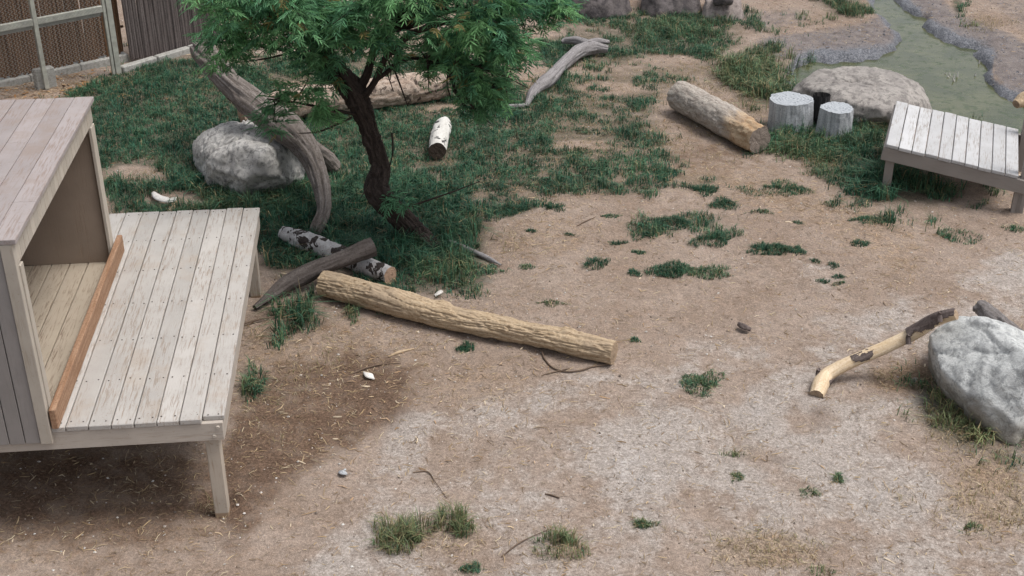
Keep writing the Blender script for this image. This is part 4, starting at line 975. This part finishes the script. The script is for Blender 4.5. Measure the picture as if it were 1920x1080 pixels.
# separate tufts on the bare dirt: px, py, half width, half height (px), blade count, height, yellowness, label
SM = 'small dark green grass tuft on bare dirt'; GR = 'small grass tufts on the bare dirt'
TUFTS = [
    (1268, 412, 44, 15, 900, .10, .05, 'wide dark grass tuft adjoining a second tuft in the middle of the dirt', 0), (1345, 440, 42, 18, 800, .10, .03, 'dark grass tuft on the lower side of the wide middle tuft', 0),
    (1262, 500, 36, 18, 800, .10, .02, 'dense dark grass tuft with a lighter tuft touching its side', 0), (1325, 503, 36, 14, 600, .09, .15, 'lighter grass tuft touching a dense dark tuft', 0),
    (1455, 460, 50, 18, 1000, .09, .0, 'blackish green spreading grass tuft in line with smaller tufts', 0), (1322, 352, 26, 14, 500, .10, .0, 'bluish dark grass tuft near the rotten log', 0), (1355, 378, 26, 14, 450, .10, .02, 'round grass tuft touching the bluish dark tuft', 0),
    (1470, 345, 58, 22, 1000, .08, .12, 'broad low green grass tuft below the rotten log end', 0), (955, 385, 40, 22, 800, .11, .0, 'dark bushy grass tuft at the edge of the lawn under the tree', 0), (1032, 386, 22, 12, 350, .09, .0, 'round blackish grass tuft just off the lawn edge', 0),
    (1207, 425, 24, 26, 450, .08, .08, 'ragged upright grass tuft next to the wide middle tuft', 0), (1313, 708, 36, 30, 650, .08, .18, 'sparse spreading green weed on the dirt past the log end', 0),
    (1632, 408, 44, 12, 500, .07, .1, 'flat green weed patch on the dirt by the low platform', 0), (1785, 433, 34, 20, 350, .08, .1, 'loose green weed on the dirt near the platform post', 0), (1612, 455, 20, 8, 200, .06, .0, SM, 1),
    (872, 651, 18, 12, 250, .08, .0, 'lone dark weed beside the long tan log', 0), (755, 1000, 52, 34, 900, .16, .55, 'tall yellow green grass clump, widest on the pale dirt', 0), (860, 980, 28, 30, 500, .17, .5, 'upright narrow yellow green grass clump next to the widest clump', 0),
    (1052, 1008, 42, 30, 500, .12, .5, 'sparse yellow green grass clump with straw around it', 0), (1205, 980, 18, 10, 240, .07, .35, 'tiny sparse weed beyond the yellow green clumps', 0), (880, 1066, 18, 9, 160, .07, .15, 'short bluish green tuft below the yellow green clumps', 0),
    (1160, 452, 16, 6, 160, .06, 0, SM, 1), (1187, 507, 15, 8, 160, .07, 0, SM, 1), (1118, 490, 20, 13, 260, .09, 0, SM, 1), (1198, 468, 16, 6, 140, .06, .1, SM, 1), (995, 432, 10, 5, 90, .06, 0, SM, 1), (1070, 437, 9, 5, 80, .06, 0, SM, 1),
    (1142, 402, 22, 7, 160, .05, .1, SM, 1), (1430, 396, 22, 8, 160, .06, .15, SM, 1), (1248, 320, 20, 9, 200, .08, 0, SM, 1), (1530, 487, 9, 6, 90, .05, 0, SM, 1), (1563, 495, 8, 8, 90, .06, 0, SM, 1), (1545, 524, 11, 6, 110, .05, 0, SM, 1), (1572, 516, 11, 7, 110, .05, 0, SM, 1), (1575, 530, 12, 5, 90, .05, .2, SM, 1),
    (1495, 415, 8, 5, 70, .05, .1, SM, 1), (1902, 424, 16, 14, 160, .08, .1, SM, 1), (985, 497, 14, 8, 110, .06, .2, SM, 1), (1500, 470, 10, 10, 100, .06, 0, SM, 1), (1030, 570, 24, 8, 200, .04, .3, SM, 1), (1385, 890, 14, 9, 130, .05, .35, SM, 1), (1522, 918, 16, 10, 90, .06, .3, SM, 1), (1572, 896, 9, 9, 110, .08, .3, SM, 1), (1190, 634, 9, 6, 110, .05, .1, SM, 1), (1380, 848, 26, 10, 90, .05, .5, SM, 1), (1820, 986, 24, 14, 110, .06, .5, SM, 1), (1540, 1070, 20, 12, 90, .06, .5, SM, 1)]
for (cx, cy, rx, ry, nb, hh, ye, lab, shared) in TUFTS:
    cy2 = cy+ry*.35
    b = G(cx, cy2); b[2] = 0
    mpx = FPX/(b[1]*CP+CH*SP); ax = rx*1.45/mpx; ay = max(.04, ry*.9/(mpx*.5))
    nb = int(nb*1.15)
    aa = g.uniform(0, 2*np.pi, nb); rr = np.sqrt(g.random(nb))
    k = .65+.5*vnoise(np.stack([np.cos(aa)*1.5, np.sin(aa)*1.5, aa*0+cx], -1), 3)
    X_ = b[0]+np.cos(aa)*rr*ax*k*1.15; Y_ = b[1]+np.sin(aa)*rr*ay*k*1.15
    q = fbm(np.stack([X_, Y_], -1)*9, 2, int(cx)); ok = q+.5*(.6-rr) > -.6
    X_, Y_, rr = X_[ok], Y_[ok], rr[ok]; m = len(X_)
    if ye > .4: hh *= 1.35; nb_keep = g.random(m) < .62; X_, Y_, rr = X_[nb_keep], Y_[nb_keep], rr[nb_keep]; m = len(X_)
    c = gcol(m, X_, Y_, g, min(1, ye*1.35))*(.8 if ye < .06 else 1)
    me = grass_mesh('grass_tuft', np.stack([X_, Y_, terrain(X_, Y_)-.004], -1), hh*g.uniform(.45, 1.15, m)*(1.1-.45*rr), g.uniform(.004, .008, m), np.clip(g.normal(.45, .3, m)*(.6 if ye > .4 else 1)+.4*rr, .05, 1.4), c, g, b)
    obj('grass_tuft', me, M['grass'], None, b, lab, 'grass tuft', GR if shared else 'grass tufts on the bare dirt')

# ------------------------------------------------------------------ straw, chips, pebbles
def strips(n, dens, lr, wr, cols, z0, name, g, flat=.25, y0=6.2, y1=20.5):
    x = g.uniform(-8.5, 8.5, n); y = g.uniform(y0, y1, n); px, py = proj(np.stack([x, y, np.zeros(n)], -1))
    sel = (px > -150) & (px < 2070) & (py > -120) & (g.random(n) < dens(px, py, np.stack([x, y], -1)))
    x, y = x[sel], y[sel]; m = len(x)
    az = g.uniform(0, np.pi*2, m); L = g.uniform(*lr, m)*g.choice([.6, 1, 1, 1.5], m); w = g.uniform(*wr, m)
    d = np.stack([np.cos(az), np.sin(az), g.normal(0, flat, m)*.5], -1); s = np.stack([-np.sin(az), np.cos(az), g.normal(0, .5, m)], -1)
    c = np.stack([x, y, terrain(x, y)+z0], -1); bend = np.stack([-np.sin(az), np.cos(az), np.abs(g.normal(0, .5, m))], -1)*(g.normal(0, .12, m)*L)[:, None]; bend[:, 2] = np.abs(bend[:, 2])
    A, B = c-d*L[:, None]/2, c+d*L[:, None]/2; C_ = c+bend; sw = s*w[:, None]/2
    V = np.stack([A-sw*.6, A+sw*.6, C_-sw, C_+sw, B-sw*.5, B+sw*.5], 1).reshape(-1, 3); k = np.arange(m)[:, None]*6
    Q = np.concatenate([np.concatenate([k, k+1, k+3, k+2], 1), np.concatenate([k+2, k+3, k+5, k+4], 1)])
    cc = np.array(cols)[g.integers(0, len(cols), m)]*g.uniform(.65, 1.25, (m, 1))
    me = mesh_np(name, V, [Q]); set_attr(me, 'col', np.repeat(cc, 6, 0), 'FLOAT_COLOR'); print(name, m); return me
nowater = lambda px, py: 1-np.clip(sample(M_water, px, py)*3, 0, 1)
STR = [(.30, .22, .13), (.36, .275, .17), (.23, .16, .095), (.20, .14, .09), (.40, .33, .23)]
me = strips(260000, lambda px, py, xy: nowater(px, py)*np.clip(.05+.75*sample(M_dry, px, py)*(.6+fbm(xy*2.3, 3, 5))+.10*(1-sample(M_mud, px, py)), 0, 1)*(1-.75*sample(M_grass, px, py)**2), (.025, .075), (.0025, .006), STR, .006, 'straw_litter', g)
obj('straw_litter', me, M['litter'], label='dry straw and grass bits scattered over the dirt', cat='straw', kind='stuff')
me = strips(20000, lambda px, py, xy: nowater(px, py)*np.clip(.10+.8*np.exp(-((px-760)/330)**2-((py-690)/190)**2)+.5*sample(M_dry, px, py)*.5, 0, 1), (.018, .06), (.004, .011), [(.42, .32, .21), (.50, .41, .30), (.30, .20, .12), (.35, .25, .16)], .007, 'wood_chips', g, .12)
obj('wood_chips', me, M['litter'], label='pale wood chips and bark slivers scattered around the long log', cat='wood chips', kind='stuff')
me = strips(9000, lambda px, py, xy: np.clip(np.exp(-((px-50)/150)**2-((py-150)/32)**2)*2, 0, 1), (.05, .10), (.014, .03), [(.30, .17, .08), (.24, .13, .06), (.36, .24, .13)], .012, 'leaf_litter', g, .3, 14, 19)
obj('leaf_litter', me, M['litter'], label='orange brown fallen leaves lying along the fence foot', cat='leaves', kind='stuff')
# pebbles: squashed octahedra
n = 90000; x = g.uniform(-8.5, 8.5, n); y = g.uniform(6.2, 20.5, n); px, py = proj(np.stack([x, y, np.zeros(n)], -1))
sel = (px > -120) & (px < 2040) & (py > -100) & (g.random(n) < nowater(px, py)*(.22+.7*sample(M_mud, px, py))*(1-.8*sample(M_grass, px, py)))
x, y, mud = x[sel], y[sel], sample(M_mud, px, py)[sel]; m = len(x); print('pebbles', m)
r = np.minimum(np.exp(g.normal(-5.3, .52, m)), .0125)*(1+1.1*mud*g.random(m)**2); az = g.uniform(0, 6.28, m); o8 = np.array([(1, 0, 0), (0, 1, 0), (-1, 0, 0), (0, -1, 0), (0, 0, .7), (0, 0, -.7)], float)
ca, sa = np.cos(az)[:, None], np.sin(az)[:, None]; el_ = g.uniform(.6, 1.4, (m, 1)); ox = o8[None, :, 0]*el_; oy = o8[None, :, 1]
V = np.stack([x[:, None]+(ox*ca-oy*sa)*r[:, None], y[:, None]+(ox*sa+oy*ca)*r[:, None], (terrain(x, y)+r*.3)[:, None]+o8[None, :, 2]*r[:, None]], -1).reshape(-1, 3)
V += g.normal(0, .0009, V.shape); k = np.arange(m)[:, None]*6
T = np.concatenate([np.concatenate([k+a, k+b_, k+e], 1) for a, b_, e in [(0, 1, 4), (1, 2, 4), (2, 3, 4), (3, 0, 4), (1, 0, 5), (2, 1, 5), (3, 2, 5), (0, 3, 5)]])
pc = np.array([(.36, .31, .27), (.44, .41, .38), (.22, .17, .13), (.15, .12, .10), (.55, .53, .50)])[g.choice(5, m, p=[.32, .24, .22, .14, .08])]*g.uniform(.75, 1.2, (m, 1))
pc = np.where(mud[:, None] > .4, np.array([.18, .175, .19])*g.uniform(.5, 1.5, (m, 1)), pc)
me = mesh_np('pebbles', V, [T]); set_attr(me, 'col', np.repeat(pc, 6, 0), 'FLOAT_COLOR')
obj('pebbles', me, M['pebble'], label='small pebbles and grit scattered over the dirt and banks', cat='pebbles', kind='stuff')

# ------------------------------------------------------------------ sticks and scraps one can point to
def stick(name, pts, mat, label, cat='stick', ns=8, nr=40, ends=(True, True)):
    path = []
    for x, y, z, rad in pts:
        p = G(x, y, z); p[2] += H1(p[0], p[1]); path.append(np.append(p, rad))
    return make_log(name, path, M[mat], M['tanend'], label, cat, ns, nr, grain(.0015, 7, .25), ends)
stick('curved_twig', [(1015, 656, .02, .006), (1022, 675, .012, .008), (1036, 690, .012, .009), (1060, 699, .012, .009), (1088, 697, .014, .008), (1110, 690, .012, .008), (1142, 684, .015, .006)], 'twig', 'thin dark twig curving out from under the long tan log', 'twig')
stick('thin_twig', [(660, 701, .008, .005), (690, 690, .012, .007), (715, 684, .010, .006), (752, 680, .006, .004)], 'twig', 'thin brown twig on the dark soil beside a white bark flake', 'twig')
stick('pale_stick', [(728, 669, .008, .006), (750, 660, .014, .012), (776, 654, .008, .007)], 'tanlog', 'pale splintered stick between the twig and the long log', 'stick')
stick('bent_stick', [(434, 612, .02, .006), (480, 600, .03, .009), (520, 592, .025, .008), (562, 583, .01, .005)], 'twig', 'long thin stick passing the rear deck leg into the grass', 'stick')
stick('thin_twig', [(505, 640, .01, .004), (535, 625, .02, .006), (560, 605, .03, .005), (572, 590, .02, .003)], 'twig', 'thin twig bending through the grass by the rear deck leg', 'twig')
stick('thin_twig', [(1082, 422, .006, .005), (1100, 413, .010, .006), (1117, 405, .006, .004)], 'twig', 'short dark twig on bare dirt between small tufts', 'twig')
stick('thin_twig', [(1022, 927, .006, .005), (1036, 930, .008, .006), (1049, 934, .006, .005)], 'twig', 'short straight twig above the sparse yellow green clump', 'twig')
stick('thin_twig', [(940, 1046, .006, .004), (975, 1018, .012, .005), (1010, 1000, .012, .004), (1030, 992, .006, .003)], 'twig', 'thin twig running into the sparse yellow green clump', 'twig')
stick('thin_twig', [(775, 888, .006, .004), (800, 881, .012, .005), (815, 902, .010, .004), (838, 935, .006, .003)], 'twig', 'bent hair thin twig on pale dirt above the grass clumps', 'twig')
stick('thin_twig', [(1862, 770, .006, .003), (1872, 800, .02, .005), (1880, 822, .03, .004), (1850, 860, .006, .002)][0:3], 'tanlog', 'pale dry stalk leaning at the foot of the right boulder', 'stalk')
stick('thin_twig', [(1015, 705, .006, .003), (1035, 700, .01, .005), (1068, 694, .006, .004)][::-1], 'twig', 'short twig lying under the curve of the dark curved twig', 'twig')
stick('submerged_stick', [(1832, 163, -.085, .012), (1860, 180, -.075, .016), (1900, 201, -.075, .014)], 'darklog', 'dark thin stick half sunk in the green pond water', 'stick')
def flake(name, pts, wid, mat, label, cat, curl=.02, th=.006, z=.015):
    """a thin curled piece: strip with thickness following a line"""
    S = spline(np.array([np.append(G(x, y, z+dz), w) for (x, y, dz), w in zip(pts, wid)]), 18); C, W = S[:, :3], S[:, 3]
    C[:, 2] += H1(C[0, 0], C[0, 1]); T = np.gradient(C, axis=0); T /= np.linalg.norm(T, axis=1)[:, None]; Sd = np.cross(T, [0, 0, 1.0]); Sd /= np.linalg.norm(Sd, axis=1)[:, None]
    u = np.linspace(-1, 1, 7); V = C[:, None]+Sd[:, None]*(W[:, None]*u)[..., None]+np.array([0, 0, 1.0])*(curl*(1-u**2))[None, :, None]
    i = np.arange(17)[:, None]*7; j = np.arange(6)[None]; Q = np.stack([i+j, i+j+1, i+8+j, i+7+j], -1).reshape(-1, 4)
    b = np.array([C[:, 0].mean(), C[:, 1].mean(), 0]); V = V.reshape(-1, 3)
    me = mesh_np(name, V-b, [Q], True); set_attr(me, 'lc', V-b, 'FLOAT_VECTOR'); o = obj(name, me, M[mat], None, b, label, cat)
    md = o.modifiers.new('thickness', 'SOLIDIFY'); md.thickness = th; return o
flake('bark_strip', [(288, 362, .03), (300, 371, .06), (318, 375, .05), (329, 372, .02)], (.03, .055, .06, .03), 'bone', 'curled white bark strip lying on the bare lawn patch', 'bark')
flake('bark_strip', [(331, 374, .03), (322, 388, .02), (316, 398, .0)], (.03, .035, .025), 'tanlog', 'brown bark piece touching the curled white strip', 'bark')
flake('bark_flake', [(682, 699, .0), (692, 704, .015), (702, 712, .0)], (.008, .035, .006), 'bone', 'pointed white bark flake on the dark soil', 'bark', .01)
flake('wood_flake', [(815, 558, .0), (822, 553, .02), (829, 549, .03)], (.022, .026, .022), 'bone', 'small pale wood flake at the edge of the grass behind the long log', 'wood', .003)
flake('crumpled_scrap', [(638, 886, .0), (644, 887, .02), (651, 890, .0)], (.02, .032, .018), 'stump', 'small white crumpled scrap on dirt by the dark soil edge', 'scrap', .008)
flake('bark_flake', [(1385, 607, .02), (1396, 612, .03), (1408, 618, .01)], (.02, .04, .02), 'barkpatch', 'small brown clump lying alone on open dirt', 'clump', .03)
# small rock by the boulder
boulder('small_rock', [G(1703, 718), G(1726, 716), G(1706, 712, .04), G(1722, 710, .05), G(1714, 704), G(1714, 722)], M['rockR'], 'small grey stone beside the foot of the right boulder', 8, .06, 71, 3, .004, 'rock')
# pale water plant stalks in the pond
wpl = empty('water_plant', G(1786, 155, -.1), label='pale thin stalks standing in the green pond water', cat='plant')
b0 = np.array(wpl.location)
for k, (x0, y0, x1, y1) in enumerate([(1772, 144, 1773, 136), (1781, 147, 1780, 136), (1786, 152, 1790, 138), (1790, 158, 1787, 146), (1794, 150, 1796, 134), (1783, 150, 1776, 142), (1834, 125, 1837, 113), (1828, 148, 1829, 138)]):
    p = G(x0, y0, -.12); q = PY(x1, y1, p[1]-.02)
    V, Q, lc, fr = tube_np([np.append(p, .011), np.append((p+q)/2, .012), np.append(q, .006)], 6, 8)
    me = mesh_np('stalk', V-b0, [Q], True); set_attr(me, 'lc', lc, 'FLOAT_VECTOR'); obj('stalk', me, M['bone'], wpl)
# tan log chunk tied to the platform's far post
make_log('tan_log_chunk', LP([(1905, 196, .62, .05), (1922, 186, .66, .085), (1960, 176, .70, .09)]), M['tanlog'], M['tanend'], 'short tan log chunk resting across the far platform post', 'log', 28, 60, bark(.012, 131, 9, 4, .1))
scene.render.resolution_x = 1024; scene.render.resolution_y = 576
